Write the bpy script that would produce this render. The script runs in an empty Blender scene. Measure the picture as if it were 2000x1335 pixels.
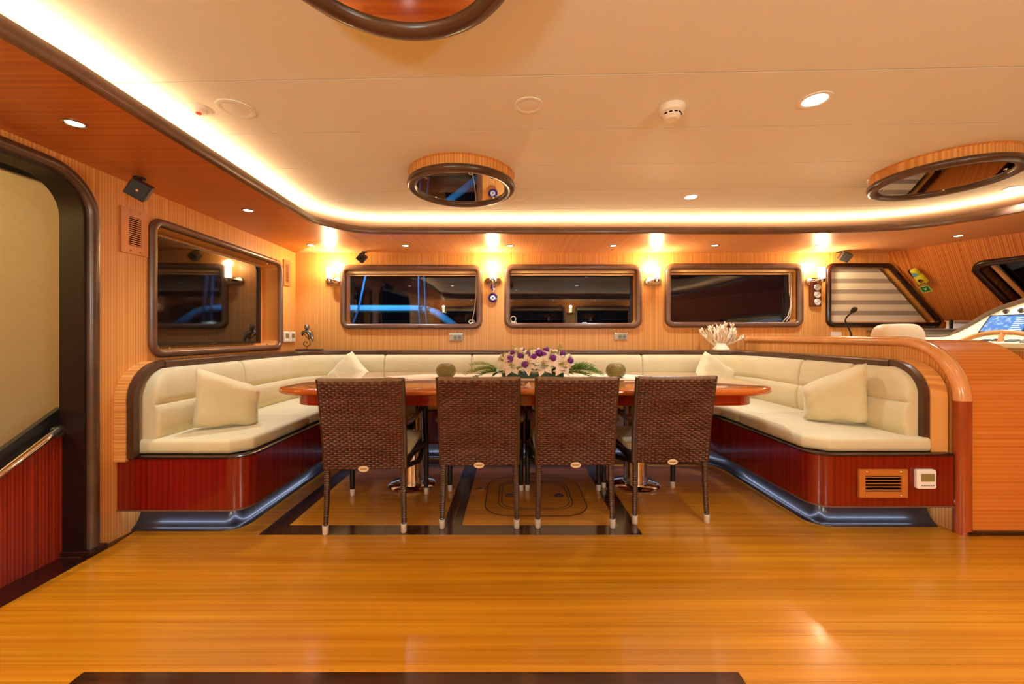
import bpy, math, random
from mathutils import Vector, Matrix
random.seed(7)
sc = bpy.context.scene
COL = sc.collection
PI = math.pi
# ------------------------------------------------------------------ camera
cam_d = bpy.data.cameras.new('camera')
cam_d.lens = 14.0; cam_d.sensor_width = 36.0; cam_d.clip_start = 0.02
cam_d.shift_y = -0.00625
cam = bpy.data.objects.new('camera', cam_d); COL.objects.link(cam)
cam.location = (0, 0, 1.1); cam.rotation_euler = (PI/2, 0, 0)
sc.camera = cam
# ------------------------------------------------------------------ world: night
w = bpy.data.worlds.new('night'); sc.world = w; w.use_nodes = True
w.node_tree.nodes['Background'].inputs[0].default_value = (0.004, 0.005, 0.008, 1)
w.node_tree.nodes['Background'].inputs[1].default_value = 0.5
# ------------------------------------------------------------------ exposure
sc.view_settings.view_transform = 'Standard'
sc.view_settings.look = 'None'
sc.view_settings.gamma = 1.0
sc.view_settings.use_curve_mapping = False
sc.view_settings.exposure = 0.28
sc.cycles.use_denoising = True
sc.cycles.max_bounces = 10
sc.cycles.diffuse_bounces = 5
sc.cycles.glossy_bounces = 5
sc.cycles.transmission_bounces = 6
sc.cycles.sample_clamp_indirect = 4.0
sc.cycles.caustics_reflective = False
sc.cycles.caustics_refractive = False
# light levels of the room's lamps and the added fill globes
E_COVE = 30.0        # warm LED strip in the ceiling cove
E_SOFFIT = 26.0      # small cool-white soffit downlights (W each)
E_CEIL = 42.0        # lit ceiling downlights
E_SCONCE = 11.0       # wall sconces
E_FILL_GLOBE = 108.0   # two fill globes behind the viewer, added to lighten the ceiling
E_KICK = 26.0         # bluish LED strip under the sofa plinth
WARM = (1.0, 0.82, 0.48); SCONCE = (1.0, 0.76, 0.42); NEUTRAL = (0.88, 1.0, 1.10); COOL = (0.55, 0.68, 1.0)

# ------------------------------------------------------------------ materials
MAT = {}
def lin(r, g, b):
    f = lambda c: (c/255/12.92) if c/255 <= 0.04045 else ((c/255+0.055)/1.055)**2.4
    return (f(r), f(g), f(b), 1)
def new_mat(name):
    m = bpy.data.materials.new(name); m.use_nodes = True
    nt = m.node_tree; b = nt.nodes['Principled BSDF']; MAT[name] = m
    return m, nt, b
def plain(name, col, rough=0.5, metal=0.0, coat=0.0, spec=0.5, emit=None, es=0.0, bump=0.0, bscale=200, trans=0.0, sheen=0.0, var=0.0, vscale=6):
    m, nt, b = new_mat(name)
    b.inputs['Base Color'].default_value = col
    b.inputs['Roughness'].default_value = rough
    b.inputs['Metallic'].default_value = metal
    b.inputs['Coat Weight'].default_value = coat
    b.inputs['Coat Roughness'].default_value = 0.05
    b.inputs['Specular IOR Level'].default_value = spec
    b.inputs['Transmission Weight'].default_value = trans
    b.inputs['Sheen Weight'].default_value = sheen
    if emit:
        b.inputs['Emission Color'].default_value = emit; b.inputs['Emission Strength'].default_value = es
    if bump > 0 or var > 0:
        tc = nt.nodes.new('ShaderNodeTexCoord')
    if bump > 0:
        n = nt.nodes.new('ShaderNodeTexNoise'); n.inputs['Scale'].default_value = bscale; n.inputs['Detail'].default_value = 4
        nt.links.new(tc.outputs['Object'], n.inputs['Vector'])
        bp = nt.nodes.new('ShaderNodeBump'); bp.inputs['Strength'].default_value = bump; bp.inputs['Distance'].default_value = 0.004
        nt.links.new(n.outputs['Fac'], bp.inputs['Height']); nt.links.new(bp.outputs['Normal'], b.inputs['Normal'])
    if var > 0:
        n2 = nt.nodes.new('ShaderNodeTexNoise'); n2.inputs['Scale'].default_value = vscale; n2.inputs['Detail'].default_value = 5
        nt.links.new(tc.outputs['Object'], n2.inputs['Vector'])
        mx = nt.nodes.new('ShaderNodeMix'); mx.data_type = 'RGBA'; mx.blend_type = 'MULTIPLY'
        mx.inputs[0].default_value = 1.0
        rp = nt.nodes.new('ShaderNodeValToRGB'); rp.color_ramp.elements[0].position = 0.3; rp.color_ramp.elements[1].position = 0.7
        rp.color_ramp.elements[0].color = (1-var, 1-var, 1-var, 1)
        nt.links.new(n2.outputs['Fac'], rp.inputs[0])
        mx.inputs[6].default_value = col
        nt.links.new(rp.outputs[0], mx.inputs[7]); nt.links.new(mx.outputs[2], b.inputs['Base Color'])
    return m
def veneer(name, direction, light, dark, period=0.0165, rough=0.38, coat=0.0, contrast=0.5, along=0.0):
    """straight-grained fine-line veneer: stripes that vary along one direction"""
    m, nt, b = new_mat(name); L = nt.links.new
    tc = nt.nodes.new('ShaderNodeTexCoord')
    dp = nt.nodes.new('ShaderNodeVectorMath'); dp.operation = 'DOT_PRODUCT'; dp.inputs[1].default_value = direction
    L(tc.outputs['Object'], dp.inputs[0])
    n3 = nt.nodes.new('ShaderNodeTexNoise'); n3.inputs['Scale'].default_value = 1.3; n3.inputs['Detail'].default_value = 2
    L(tc.outputs['Object'], n3.inputs['Vector'])
    wob = nt.nodes.new('ShaderNodeMath'); wob.operation = 'MULTIPLY_ADD'; wob.inputs[1].default_value = period*along
    L(n3.outputs['Fac'], wob.inputs[0]); L(dp.outputs['Value'], wob.inputs[2])
    sn = nt.nodes.new('ShaderNodeMath'); sn.operation = 'MULTIPLY'; sn.inputs[1].default_value = 2*PI/period
    L(wob.outputs[0], sn.inputs[0])
    s2 = nt.nodes.new('ShaderNodeMath'); s2.operation = 'SINE'; L(sn.outputs[0], s2.inputs[0])
    n1 = nt.nodes.new('ShaderNodeTexNoise'); n1.noise_dimensions = '1D'; n1.inputs['Scale'].default_value = 0.8/period; n1.inputs['Detail'].default_value = 2
    L(wob.outputs[0], n1.inputs['W'])
    ma = nt.nodes.new('ShaderNodeMath'); ma.operation = 'MULTIPLY_ADD'; ma.inputs[1].default_value = 0.17
    L(s2.outputs[0], ma.inputs[0]); L(n1.outputs['Fac'], ma.inputs[2])
    rp = nt.nodes.new('ShaderNodeValToRGB')
    rp.color_ramp.elements[0].position = 0.5-contrast*0.4; rp.color_ramp.elements[1].position = 0.5+contrast*0.4
    rp.color_ramp.elements[0].color = dark; rp.color_ramp.elements[1].color = light
    L(ma.outputs[0], rp.inputs[0]); L(rp.outputs[0], b.inputs['Base Color'])
    b.inputs['Roughness'].default_value = rough
    b.inputs['Coat Weight'].default_value = coat; b.inputs['Coat Roughness'].default_value = 0.08
    return m
def wood(name, light, dark, stretch=(1.2, 45, 45), rough=0.3, coat=0.0, coat_rough=0.05, rnd=0.0, detail=5, lo=0.32, hi=0.68, big=0.0):
    """long-grained solid wood, grain along the axis with the smallest stretch"""
    m, nt, b = new_mat(name); L = nt.links.new
    tc = nt.nodes.new('ShaderNodeTexCoord'); mp = nt.nodes.new('ShaderNodeMapping'); mp.inputs['Scale'].default_value = stretch
    L(tc.outputs['Object'], mp.inputs['Vector'])
    n = nt.nodes.new('ShaderNodeTexNoise'); n.inputs['Scale'].default_value = 1.0; n.inputs['Detail'].default_value = detail; n.inputs['Distortion'].default_value = 0.4
    n.noise_dimensions = '4D'
    oi = nt.nodes.new('ShaderNodeObjectInfo')
    mw = nt.nodes.new('ShaderNodeMath'); mw.operation = 'MULTIPLY'; mw.inputs[1].default_value = 30*rnd
    L(oi.outputs['Random'], mw.inputs[0]); L(mw.outputs[0], n.inputs['W'])
    L(mp.outputs['Vector'], n.inputs['Vector'])
    rp = nt.nodes.new('ShaderNodeValToRGB'); rp.color_ramp.elements[0].position = lo; rp.color_ramp.elements[1].position = hi
    rp.color_ramp.elements[0].color = dark; rp.color_ramp.elements[1].color = light
    L(n.outputs['Fac'], rp.inputs[0])
    out = rp.outputs[0]
    if rnd > 0:
        hs = nt.nodes.new('ShaderNodeHueSaturation')
        mr = nt.nodes.new('ShaderNodeMapRange'); mr.inputs[3].default_value = 1-rnd*0.15; mr.inputs[4].default_value = 1+rnd*0.1
        L(oi.outputs['Random'], mr.inputs[0]); L(mr.outputs[0], hs.inputs['Value']); L(out, hs.inputs['Color']); out = hs.outputs[0]
    if big > 0:
        n2 = nt.nodes.new('ShaderNodeTexNoise'); n2.inputs['Scale'].default_value = 0.9; n2.inputs['Detail'].default_value = 1
        L(tc.outputs['Object'], n2.inputs['Vector'])
        hs2 = nt.nodes.new('ShaderNodeHueSaturation')
        mr2 = nt.nodes.new('ShaderNodeMapRange'); mr2.inputs[1].default_value = 0.35; mr2.inputs[2].default_value = 0.65
        mr2.inputs[3].default_value = 1-big; mr2.inputs[4].default_value = 1+big
        L(n2.outputs['Fac'], mr2.inputs[0]); L(mr2.outputs[0], hs2.inputs['Value']); L(out, hs2.inputs['Color']); out = hs2.outputs[0]
    L(out, b.inputs['Base Color'])
    b.inputs['Roughness'].default_value = rough
    b.inputs['Coat Weight'].default_value = coat; b.inputs['Coat Roughness'].default_value = coat_rough
    return m
def emissive(name, col, strength):
    m = bpy.data.materials.new(name); m.use_nodes = True; nt = m.node_tree
    nt.nodes.remove(nt.nodes['Principled BSDF'])
    e = nt.nodes.new('ShaderNodeEmission'); e.inputs[0].default_value = (*col[:3], 1); e.inputs[1].default_value = strength
    nt.links.new(e.outputs[0], nt.nodes['Material Output'].inputs[0]); MAT[name] = m
    return m
V_L, V_D = lin(232, 170, 92), lin(206, 136, 64)
veneer('veneer_x', (1, 0, 0), V_L, V_D)
veneer('veneer_y', (0, 1, 0), V_L, V_D)
veneer('veneer_z', (0, 0, 1), V_L, V_D)
veneer('soffit_x', (1, 0, 0), lin(232, 168, 116), lin(212, 142, 92), period=0.03, rough=0.36, contrast=0.9)
veneer('soffit_y', (0, 1, 0), lin(204, 122, 50), lin(180, 96, 32), period=0.03, rough=0.36, contrast=0.9)
veneer('red_veneer', (0, 1, 0), lin(158, 54, 26), lin(116, 24, 10), period=0.015, rough=0.35)
veneer('mahogany_x', (1, 0, 0), lin(128, 24, 12), lin(98, 10, 5), period=0.03, rough=0.18, coat=0.45, contrast=1.0, along=0.6)
veneer('mahogany_y', (0, 1, 0), lin(128, 24, 12), lin(98, 10, 5), period=0.03, rough=0.18, coat=0.45, contrast=1.0, along=0.6)
wood('floor_wood', lin(210, 138, 24), lin(166, 92, 5), (0.7, 48, 1), rough=0.26, coat=0.3, coat_rough=0.12, rnd=0.9, lo=0.22, hi=0.78, big=0.08, detail=7)
wood('floor_base', lin(120, 66, 14), lin(100, 50, 10), (0.5, 40, 1), rough=0.5)
wood('inlay_x', lin(72, 36, 16), lin(42, 18, 8), (2.0, 70, 1), rough=0.18, coat=0.4, coat_rough=0.1)
wood('inlay_y', lin(72, 36, 16), lin(42, 18, 8), (70, 2.0, 1), rough=0.18, coat=0.4, coat_rough=0.1)
wood('dark_trim', lin(112, 80, 60), lin(94, 64, 46), (6, 6, 6), rough=0.32, coat=0.2, coat_rough=0.2)
wood('wenge', lin(52, 20, 12), lin(30, 9, 6), (40, 40, 1.5), rough=0.22, coat=0.3)
wood('rail_wood', lin(236, 172, 108), lin(214, 140, 76), (3, 3, 3), rough=0.2, coat=0.5, coat_rough=0.1)
veneer('veneer_wrap', (0, 0.35, 1), lin(222, 136, 54), lin(202, 110, 34), period=0.022, rough=0.26, coat=0.5, contrast=0.9)
wood('rail_red', lin(176, 82, 34), lin(140, 54, 20), (30, 30, 2.5), rough=0.22, coat=0.4)
wood('table_wood', lin(216, 116, 44), lin(178, 78, 22), (0.8, 16, 8), rough=0.12, coat=1.0, coat_rough=0.02)
wood('table_red', lin(180, 56, 20), lin(136, 30, 10), (1.0, 20, 26), rough=0.14, coat=0.8, coat_rough=0.03)
plain('ceiling_vinyl', lin(238, 240, 228), rough=0.6, bump=0.12, bscale=260)
plain('ceiling_gap', lin(112, 80, 44), rough=0.8)
plain('cream_wall', lin(220, 200, 150), rough=0.7, bump=0.2, bscale=220, var=0.05, vscale=30)
plain('cream_fabric', lin(218, 203, 158), rough=0.9, sheen=0.3, bump=0.35, bscale=90, var=0.07, vscale=9)
plain('pillow_fabric', lin(220, 206, 160), rough=0.9, sheen=0.3, bump=0.3, bscale=40, var=0.05, vscale=12)
plain('cream_leather', lin(238, 212, 168), rough=0.45)
plain('dash_cream', lin(244, 236, 190), rough=0.35)
plain('dash_grey', lin(120, 98, 76), rough=0.4)
plain('black', (0.006, 0.006, 0.007, 1), rough=0.35)
plain('black_matte', (0.012, 0.011, 0.011, 1), rough=0.6)
plain('void', (0.004, 0.003, 0.003, 1), rough=0.9, spec=0.0)
plain('speaker_grey', lin(52, 42, 38), rough=0.5)
plain('white_plastic', lin(244, 236, 218), rough=0.4)
plain('white_ceiling', lin(240, 240, 230), rough=0.45)
plain('lcd', lin(140, 126, 74), rough=0.2)
plain('chrome', lin(232, 226, 216), rough=0.06, metal=1.0)
plain('steel', lin(200, 186, 160), rough=0.25, metal=1.0)
plain('pewter', lin(150, 150, 146), rough=0.2, metal=1.0)
plain('bronze', lin(110, 78, 40), rough=0.3, metal=1.0)
plain('vent_copper', lin(196, 130, 82), rough=0.38, metal=0.35)
plain('vent_brass', lin(186, 108, 36), rough=0.45)
plain('mirror', lin(226, 222, 216), rough=0.015, metal=1.0)
plain('tv_glass', (0.006, 0.003, 0.002, 1), rough=0.05, coat=0.6, spec=0.6)
plain('wicker', lin(98, 48, 22), rough=0.34, var=0.4, vscale=38, coat=0.15)
plain('wicker_dark', lin(34, 16, 9), rough=0.5)
plain('rattan', lin(74, 44, 26), rough=0.32, var=0.4, vscale=90, coat=0.1)
plain('leg_black', lin(20, 12, 9), rough=0.35)
plain('cap_metal', lin(232, 222, 206), rough=0.35, metal=0.25)
plain('rattan_top', lin(128, 100, 70), rough=0.4, var=0.4, vscale=90)
plain('badge', lin(232, 204, 164), rough=0.4)
plain('badge_ink', lin(120, 78, 30), rough=0.5)
plain('linen', lin(244, 226, 190), rough=0.85, bump=0.2, bscale=300)
plain('gold_mosaic', lin(150, 134, 66), rough=0.3, metal=0.2, bump=0.9, bscale=160, var=0.65, vscale=170)
plain('lily', lin(250, 228, 200), rough=0.5, sheen=0.2)
plain('lily_throat', lin(186, 192, 92), rough=0.5)
plain('stamen', lin(176, 150, 70), rough=0.6)
plain('purple', lin(128, 34, 150), rough=0.6, var=0.4, vscale=60)
plain('leaf', lin(112, 156, 44), rough=0.45, var=0.3, vscale=30)
plain('leaf_dark', lin(34, 66, 20), rough=0.4, var=0.3, vscale=30)
plain('leaf_pale', lin(168, 186, 84), rough=0.5, var=0.2, vscale=30)
plain('coral', lin(240, 222, 190), rough=0.7, bump=0.8, bscale=160)
plain('blind_cream', lin(244, 238, 214), rough=0.8, bump=0.2, bscale=300)
plain('blind_grey', lin(172, 162, 150), rough=0.8, bump=0.3, bscale=300)
plain('blind_rail', lin(226, 186, 130), rough=0.5)
plain('cord', lin(226, 208, 176), rough=0.7)
plain('blue_steel', lin(150, 200, 235), rough=0.3)
plain('rope', lin(60, 90, 120), rough=0.8)
plain('eye_blue', lin(28, 12, 92), rough=0.08, coat=1.0)
plain('eye_pale', lin(150, 200, 220), rough=0.1)
plain('eye_white', lin(240, 240, 236), rough=0.1)
plain('bead_violet', lin(96, 50, 160), rough=0.1)
plain('dial', lin(226, 220, 196), rough=0.25)
plain('dial_wood', lin(112, 52, 24), rough=0.35, var=0.3, vscale=20)
plain('yellow', lin(226, 218, 44), rough=0.35)
plain('sticker_blue', lin(90, 160, 190), rough=0.5)
plain('sticker_red', lin(180, 60, 40), rough=0.5)
plain('sign_green', lin(18, 120, 50), rough=0.4)
plain('sign_pale', lin(190, 210, 110), rough=0.4)
plain('paper', lin(226, 204, 190), rough=0.7)
plain('red_dot', lin(190, 40, 20), rough=0.3, emit=lin(200, 40, 20), es=0.5)
plain('shadow_gap', lin(60, 30, 14), rough=0.8)
plain('grey_plastic', lin(122, 130, 124), rough=0.35)
plain('outlet', lin(186, 168, 140), rough=0.35)
wood('sofa_trim', lin(86, 60, 42), lin(66, 42, 28), (6, 6, 6), rough=0.3, coat=0.2, coat_rough=0.2)
plain('jamb_dark', lin(26, 9, 6), rough=0.45, spec=0.3)
# glass pane of the night windows: real refraction plus mirror reflection
m, nt, b = new_mat('pane'); b.inputs['Base Color'].default_value = (0.75, 0.77, 0.8, 1); b.inputs['Roughness'].default_value = 0.0
b.inputs['Transmission Weight'].default_value = 1.0; b.inputs['IOR'].default_value = 1.55
emissive('cove_led', WARM, E_COVE)
emissive('kick_led', COOL, E_KICK)
emissive('lamp_cool', (0.93, 1.0, 0.95), 22)
emissive('lamp_warm', (1.0, 0.9, 0.74), 25)
emissive('fill_globe_glow', (0.74, 1.0, 0.98), E_FILL_GLOBE)
emissive('shade_glow', (1.0, 0.78, 0.45), 14)
# chart plotter screen (flat print)
m, nt, b = new_mat('screen'); L = nt.links.new
tc = nt.nodes.new('ShaderNodeTexCoord')
vo = nt.nodes.new('ShaderNodeTexNoise'); vo.inputs['Scale'].default_value = 34; vo.inputs['Detail'].default_value = 3
L(tc.outputs['Object'], vo.inputs['Vector'])
rp = nt.nodes.new('ShaderNodeValToRGB'); rp.color_ramp.elements[0].position = 0.5; rp.color_ramp.elements[1].position = 0.66
rp.color_ramp.elements[0].color = lin(92, 158, 236); rp.color_ramp.elements[1].color = lin(190, 226, 255)
L(vo.outputs['Fac'], rp.inputs[0]); L(rp.outputs[0], b.inputs['Emission Color']); b.inputs['Emission Strength'].default_value = 0.8
b.inputs['Base Color'].default_value = (0.01, 0.01, 0.012, 1); b.inputs['Roughness'].default_value = 0.1
plain('screen_text', (0.01, 0.01, 0.01, 1), emit=lin(226, 240, 255), es=0.85)

# ------------------------------------------------------------------ mesh builder
OFF = {}
class MB:
    def __init__(s): s.v = []; s.f = []
    def add(s, vs, fs):
        k = len(s.v); s.v += [Vector(p) for p in vs]; s.f += [[i+k for i in f] for f in fs]; return s
    def box(s, x0, y0, z0, x1, y1, z1, fr=None):
        P = [(x0,y0,z0),(x1,y0,z0),(x1,y1,z0),(x0,y1,z0),(x0,y0,z1),(x1,y0,z1),(x1,y1,z1),(x0,y1,z1)]
        if fr: P = [fr(*p) for p in P]
        return s.add(P, [(0,3,2,1),(4,5,6,7),(0,1,5,4),(1,2,6,5),(2,3,7,6),(3,0,4,7)])
    def rings(s, R, closed_u=True, cap0=False, cap1=False, closed_v=False):
        """R: list of rings (same count); connect consecutive rings"""
        n = len(R[0]); k = len(s.v)
        for r in R: s.v += [Vector(p) for p in r]
        m = len(R)
        for j in range(m if closed_v else m-1):
            a = k+j*n; c = k+((j+1) % m)*n
            for i in range(n if closed_u else n-1):
                i2 = (i+1) % n
                s.f.append([a+i, a+i2, c+i2, c+i])
        if cap0: s.f.append([k+i for i in range(n)][::-1])
        if cap1: s.f.append([k+(m-1)*n+i for i in range(n)])
        return s
    def tube(s, pts, rad, n=10, caps=True, flat=1.0, up=None):
        pts = [Vector(p) for p in pts]
        if not isinstance(rad, (list, tuple)): rad = [rad]*len(pts)
        R = []; ref = None
        for i, p in enumerate(pts):
            t = (pts[min(i+1, len(pts)-1)]-pts[max(i-1, 0)])
            if t.length < 1e-9: t = Vector((0,0,1))
            t.normalize()
            if ref is None:
                ref = Vector(up) if up else (Vector((0,0,1)) if abs(t.z) < 0.9 else Vector((1,0,0)))
            a = t.cross(ref)
            if a.length < 1e-6: a = t.cross(Vector((0,1,0.1)))
            a.normalize(); bb = a.cross(t).normalized(); ref = bb
            R.append([p + (a*math.cos(2*PI*q/n) + bb*flat*math.sin(2*PI*q/n))*rad[i] for q in range(n)])
        return s.rings(R, True, caps, caps)
    def lathe(s, prof, c=(0,0,0), n=20, axis='z', cap0=True, cap1=True):
        c = Vector(c); R = []
        for r, h in prof:
            ring = []
            for q in range(n):
                a = 2*PI*q/n; u, v2 = r*math.cos(a), r*math.sin(a)
                ring.append(c + (Vector((u, v2, h)) if axis == 'z' else Vector((u, -h, v2)) if axis == '-y' else Vector((h, u, v2))))
            R.append(ring)
        return s.rings(R, True, cap0, cap1)
    def sphere(s, c, r, n=12, m=8, sc_=(1,1,1)):
        c = Vector(c); R = []
        for j in range(1, m):
            th = PI*j/m
            R.append([c+Vector((r*sc_[0]*math.sin(th)*math.cos(2*PI*i/n), r*sc_[1]*math.sin(th)*math.sin(2*PI*i/n), -r*sc_[2]*math.cos(th))) for i in range(n)])
        return s.rings(R, True, True, True)
    def prism(s, poly, fr, w0, w1):
        n = len(poly)
        a = [fr(u, v, w0) for u, v in poly]; c = [fr(u, v, w1) for u, v in poly]
        return s.rings([a, c], True, True, True)
    def build(s, name, mat, parent=None, loc=None, smooth=False, bevel=0.0, recalc=True, seg=2):
        base = Vector(loc) if loc is not None else (OFF.get(parent.name, Vector()) if parent else Vector())
        me = bpy.data.meshes.new(name)
        me.from_pydata([tuple(p-base) for p in s.v], [], s.f)
        if recalc:
            import bmesh
            bm = bmesh.new(); bm.from_mesh(me); bmesh.ops.recalc_face_normals(bm, faces=bm.faces); bm.to_mesh(me); bm.free()
        me.materials.append(MAT[mat] if isinstance(mat, str) else mat)
        o = bpy.data.objects.new(name, me); COL.objects.link(o)
        if parent: o.parent = parent; OFF[o.name] = base
        elif loc is not None: o.location = loc; OFF[o.name] = base
        else: OFF[o.name] = Vector()
        if smooth:
            for p in me.polygons: p.use_smooth = True
            try: me.set_sharp_from_angle(angle=math.radians(40 if smooth is True else smooth))
            except Exception: pass
        if bevel > 0:
            md = o.modifiers.new('bevel', 'BEVEL'); md.width = bevel; md.segments = seg; md.limit_method = 'ANGLE'
        return o
def tag(o, label, cat=None, group=None, kind=None):
    o['label'] = label
    if cat: o['category'] = cat
    if group: o['group'] = group
    if kind: o['kind'] = kind
    return o
def thing(name, label, cat, loc, group=None, kind=None):
    o = bpy.data.objects.new(name, None); COL.objects.link(o); o.location = loc; o.empty_display_size = 0.05
    OFF[o.name] = Vector(loc)
    return tag(o, label, cat, group, kind)
def struct(o, label):
    return tag(o, label, None, None, 'structure')
def frame(o, e1, e2, n):
    o, e1, e2, n = Vector(o), Vector(e1).normalized(), Vector(e2).normalized(), Vector(n).normalized()
    return lambda u, v, w=0.0: o + e1*u + e2*v + n*w
def rrect(u0, v0, u1, v1, r, k=6):
    P = []
    for cx, cy, a0 in ((u1-r, v0+r, -PI/2), (u1-r, v1-r, 0), (u0+r, v1-r, PI/2), (u0+r, v0+r, PI)):
        for i in range(k+1):
            a = a0 + PI/2*i/k; P.append((cx+r*math.cos(a), cy+r*math.sin(a)))
    return P
def rpoly(pts, r, k=5):
    """round the corners of a 2-D polygon (CCW); r scalar or list"""
    n = len(pts); out = []
    for i, p in enumerate(pts):
        rr = r[i] if isinstance(r, (list, tuple)) else r
        if rr <= 1e-6: out.append(tuple(p)); continue
        P, A, B = Vector(p), Vector(pts[i-1]), Vector(pts[(i+1) % n])
        d1, d2 = (A-P).normalized(), (B-P).normalized()
        ang = d1.angle(d2); t = rr/math.tan(ang/2)
        c = P + (d1+d2).normalized()*(rr/math.sin(ang/2))
        s0, s1 = P+d1*t-c, P+d2*t-c
        a0 = math.atan2(s0.y, s0.x); a1 = math.atan2(s1.y, s1.x); da = (a1-a0+PI) % (2*PI)-PI
        for j in range(k+1):
            a = a0+da*j/k; out.append((c.x+rr*math.cos(a), c.y+rr*math.sin(a)))
    return out
def offset(pts, a, closed=True):
    """offset to the right-hand side (outward for CCW loops)"""
    n = len(pts); out = []
    for i in range(n):
        p = Vector(pts[i])
        if closed: p0, p1 = Vector(pts[i-1]), Vector(pts[(i+1) % n])
        else: p0, p1 = Vector(pts[max(i-1, 0)]), Vector(pts[min(i+1, n-1)])
        t1 = (p-p0) if (p-p0).length > 1e-9 else (p1-p); t2 = (p1-p) if (p1-p).length > 1e-9 else (p-p0)
        t1.normalize(); t2.normalize()
        n1, n2 = Vector((t1.y, -t1.x)), Vector((t2.y, -t2.x))
        mm = n1+n2
        if mm.length < 1e-6: mm = n1
        mm.normalize(); c = max(0.35, mm.dot(n1))
        out.append((p.x+mm.x*a/c, p.y+mm.y*a/c))
    return out
def sweep(mb, path, prof, fr, closed=True, closed_prof=True):
    """profile points (a outward, w) along a planar path"""
    rings = []
    offs = {}
    for a, w_ in prof:
        if a not in offs: offs[a] = offset(path, a, closed)
    for i in range(len(path)):
        rings.append([fr(offs[a][i][0], offs[a][i][1], w_) for a, w_ in prof])
    return mb.rings(rings, closed_prof, not closed and closed_prof, not closed and closed_prof, closed)
def holed(mb, outer, holes, fr, w=0.0, depth=0.0):
    """flat polygon with holes, plus reveals going back to w-depth"""
    import bmesh
    bm = bmesh.new(); es = []
    for loop in [outer]+list(holes):
        vs = [bm.verts.new((p[0], p[1], 0)) for p in loop]
        es += [bm.edges.new((vs[i], vs[(i+1) % len(vs)])) for i in range(len(vs))]
    bmesh.ops.triangle_fill(bm, use_beauty=True, use_dissolve=False, edges=es, normal=(0, 0, 1))
    bm.verts.index_update()
    mb.add([fr(q.co.x, q.co.y, w) for q in bm.verts], [[q.index for q in f.verts] for f in bm.faces]); bm.free()
    if depth:
        for h in holes:
            mb.rings([[fr(u, v, w) for u, v in h], [fr(u, v, w-depth) for u, v in h]], True)
    return mb
def arc(cx, cy, r, a0, a1, k=8):
    return [(cx+r*math.cos(a0+(a1-a0)*i/k), cy+r*math.sin(a0+(a1-a0)*i/k)) for i in range(k+1)]
def light(name, kind, loc, energy, col, size=0.05, spot=None, blend=0.6, rot=(0,0,0), parent=None):
    d = bpy.data.lights.new(name, kind); d.energy = energy; d.color = col
    if kind in ('POINT', 'SPOT'): d.shadow_soft_size = size
    if kind == 'SPOT': d.spot_size = spot; d.spot_blend = blend
    o = bpy.data.objects.new(name, d); COL.objects.link(o)
    o.location = Vector(loc) - (OFF[parent.name] if parent else Vector()); o.rotation_euler = rot
    if parent: o.parent = parent
    return o
def text_mesh(txt, size, fr, mat, name, parent, ext=0.0005):
    cu = bpy.data.curves.new('lettering', 'FONT'); cu.body = txt; cu.size = size; cu.align_x = 'CENTER'; cu.align_y = 'CENTER'
    to = bpy.data.objects.new('lettering_tmp', cu); COL.objects.link(to)
    dg = bpy.context.evaluated_depsgraph_get(); me = to.evaluated_get(dg).to_mesh()
    mb = MB(); mb.add([fr(v.co.x, v.co.y, ext) for v in me.vertices], [list(p.vertices) for p in me.polygons])
    to.to_mesh_clear(); bpy.data.objects.remove(to); bpy.data.curves.remove(cu)
    return mb.build(name, mat, parent, recalc=False)
WORLD = lambda x, y, z=0.0: Vector((x, y, z))
HZ = lambda z0: (lambda x, y, w=0.0: Vector((x, y, z0+w)))
# ================================================================== THE ROOM
YB, YR, YC = 4.12, -1.55, 1.285      # back wall, wall behind the camera, centre line
ZS, ZC = 1.955, 2.10                 # soffit, ceiling
XL = lambda y: -2.034-0.05*y
LW = frame((-2.034, 0, 0), (-0.05, 1, 0), (0, 0, 1), (1, 0.05, 0))
BW = frame((0, YB, 0), (1, 0, 0), (0, 0, 1), (0, -1, 0))
RWr = frame((0, YR, 0), (-1, 0, 0), (0, 0, 1), (0, 1, 0))
P1, P2, P3 = Vector((3.856, 4.12, 1.955)), Vector((4.23, 3.293, 1.955)), Vector((4.50, 4.12, 1.195))
RE1 = (P2-P1).normalized(); _d = P1-P3; RE2 = (_d-RE1*_d.dot(RE1)).normalized(); RN = RE1.cross(RE2)
RW = frame(P1, RE1, RE2, RN)
def on_right(px, py):
    """where a sight line from the camera meets the raked forward wall, in its own (u, v)"""
    d = Vector(((px-1000)/778, 1, (655-py)/778)); o = Vector((0, 0, 1.1))
    t = (P1-o).dot(RN)/d.dot(RN); p = o+d*t-P1
    return p.dot(RE1), p.dot(RE2)
# ---- floor: base slab + planks running athwart
fl = MB(); fl.box(-2.3, YR, -0.06, 5.6, YB, -0.012)
floor = struct(fl.build('floor', 'floor_base'), 'glossy honey-coloured wooden plank floor')
pw = 0.0655; pm = MB(); pm.box(0, 0, -0.012, 7.6, pw-0.0009, 0)
k = 0; y = YR; first = None
while y < YB-0.01:
    if first is None: first = pm.build('plank', 'floor_wood', floor); o = first
    else: o = first.copy(); COL.objects.link(o)
    o.location = (-2.2, y, 0); y += pw
def inlay(pts, mat, name='inlay_strip'):
    mb = MB(); mb.prism(pts, WORLD, -0.002, 0.0012); return mb.build(name, mat, floor)
xa, xb, ya, yb, wd = -1.40, 0.722, 2.2, 3.46, 0.108
inlay([(xa, ya), (xb, ya), (xb-wd, ya+wd), (xa+wd, ya+wd)], 'inlay_x')
inlay([(xa, yb), (xa+wd, yb-wd), (xb-wd, yb-wd), (xb, yb)], 'inlay_x')
inlay([(xa, ya), (xa+wd, ya+wd), (xa+wd, yb-wd), (xa, yb)], 'inlay_y')
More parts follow.
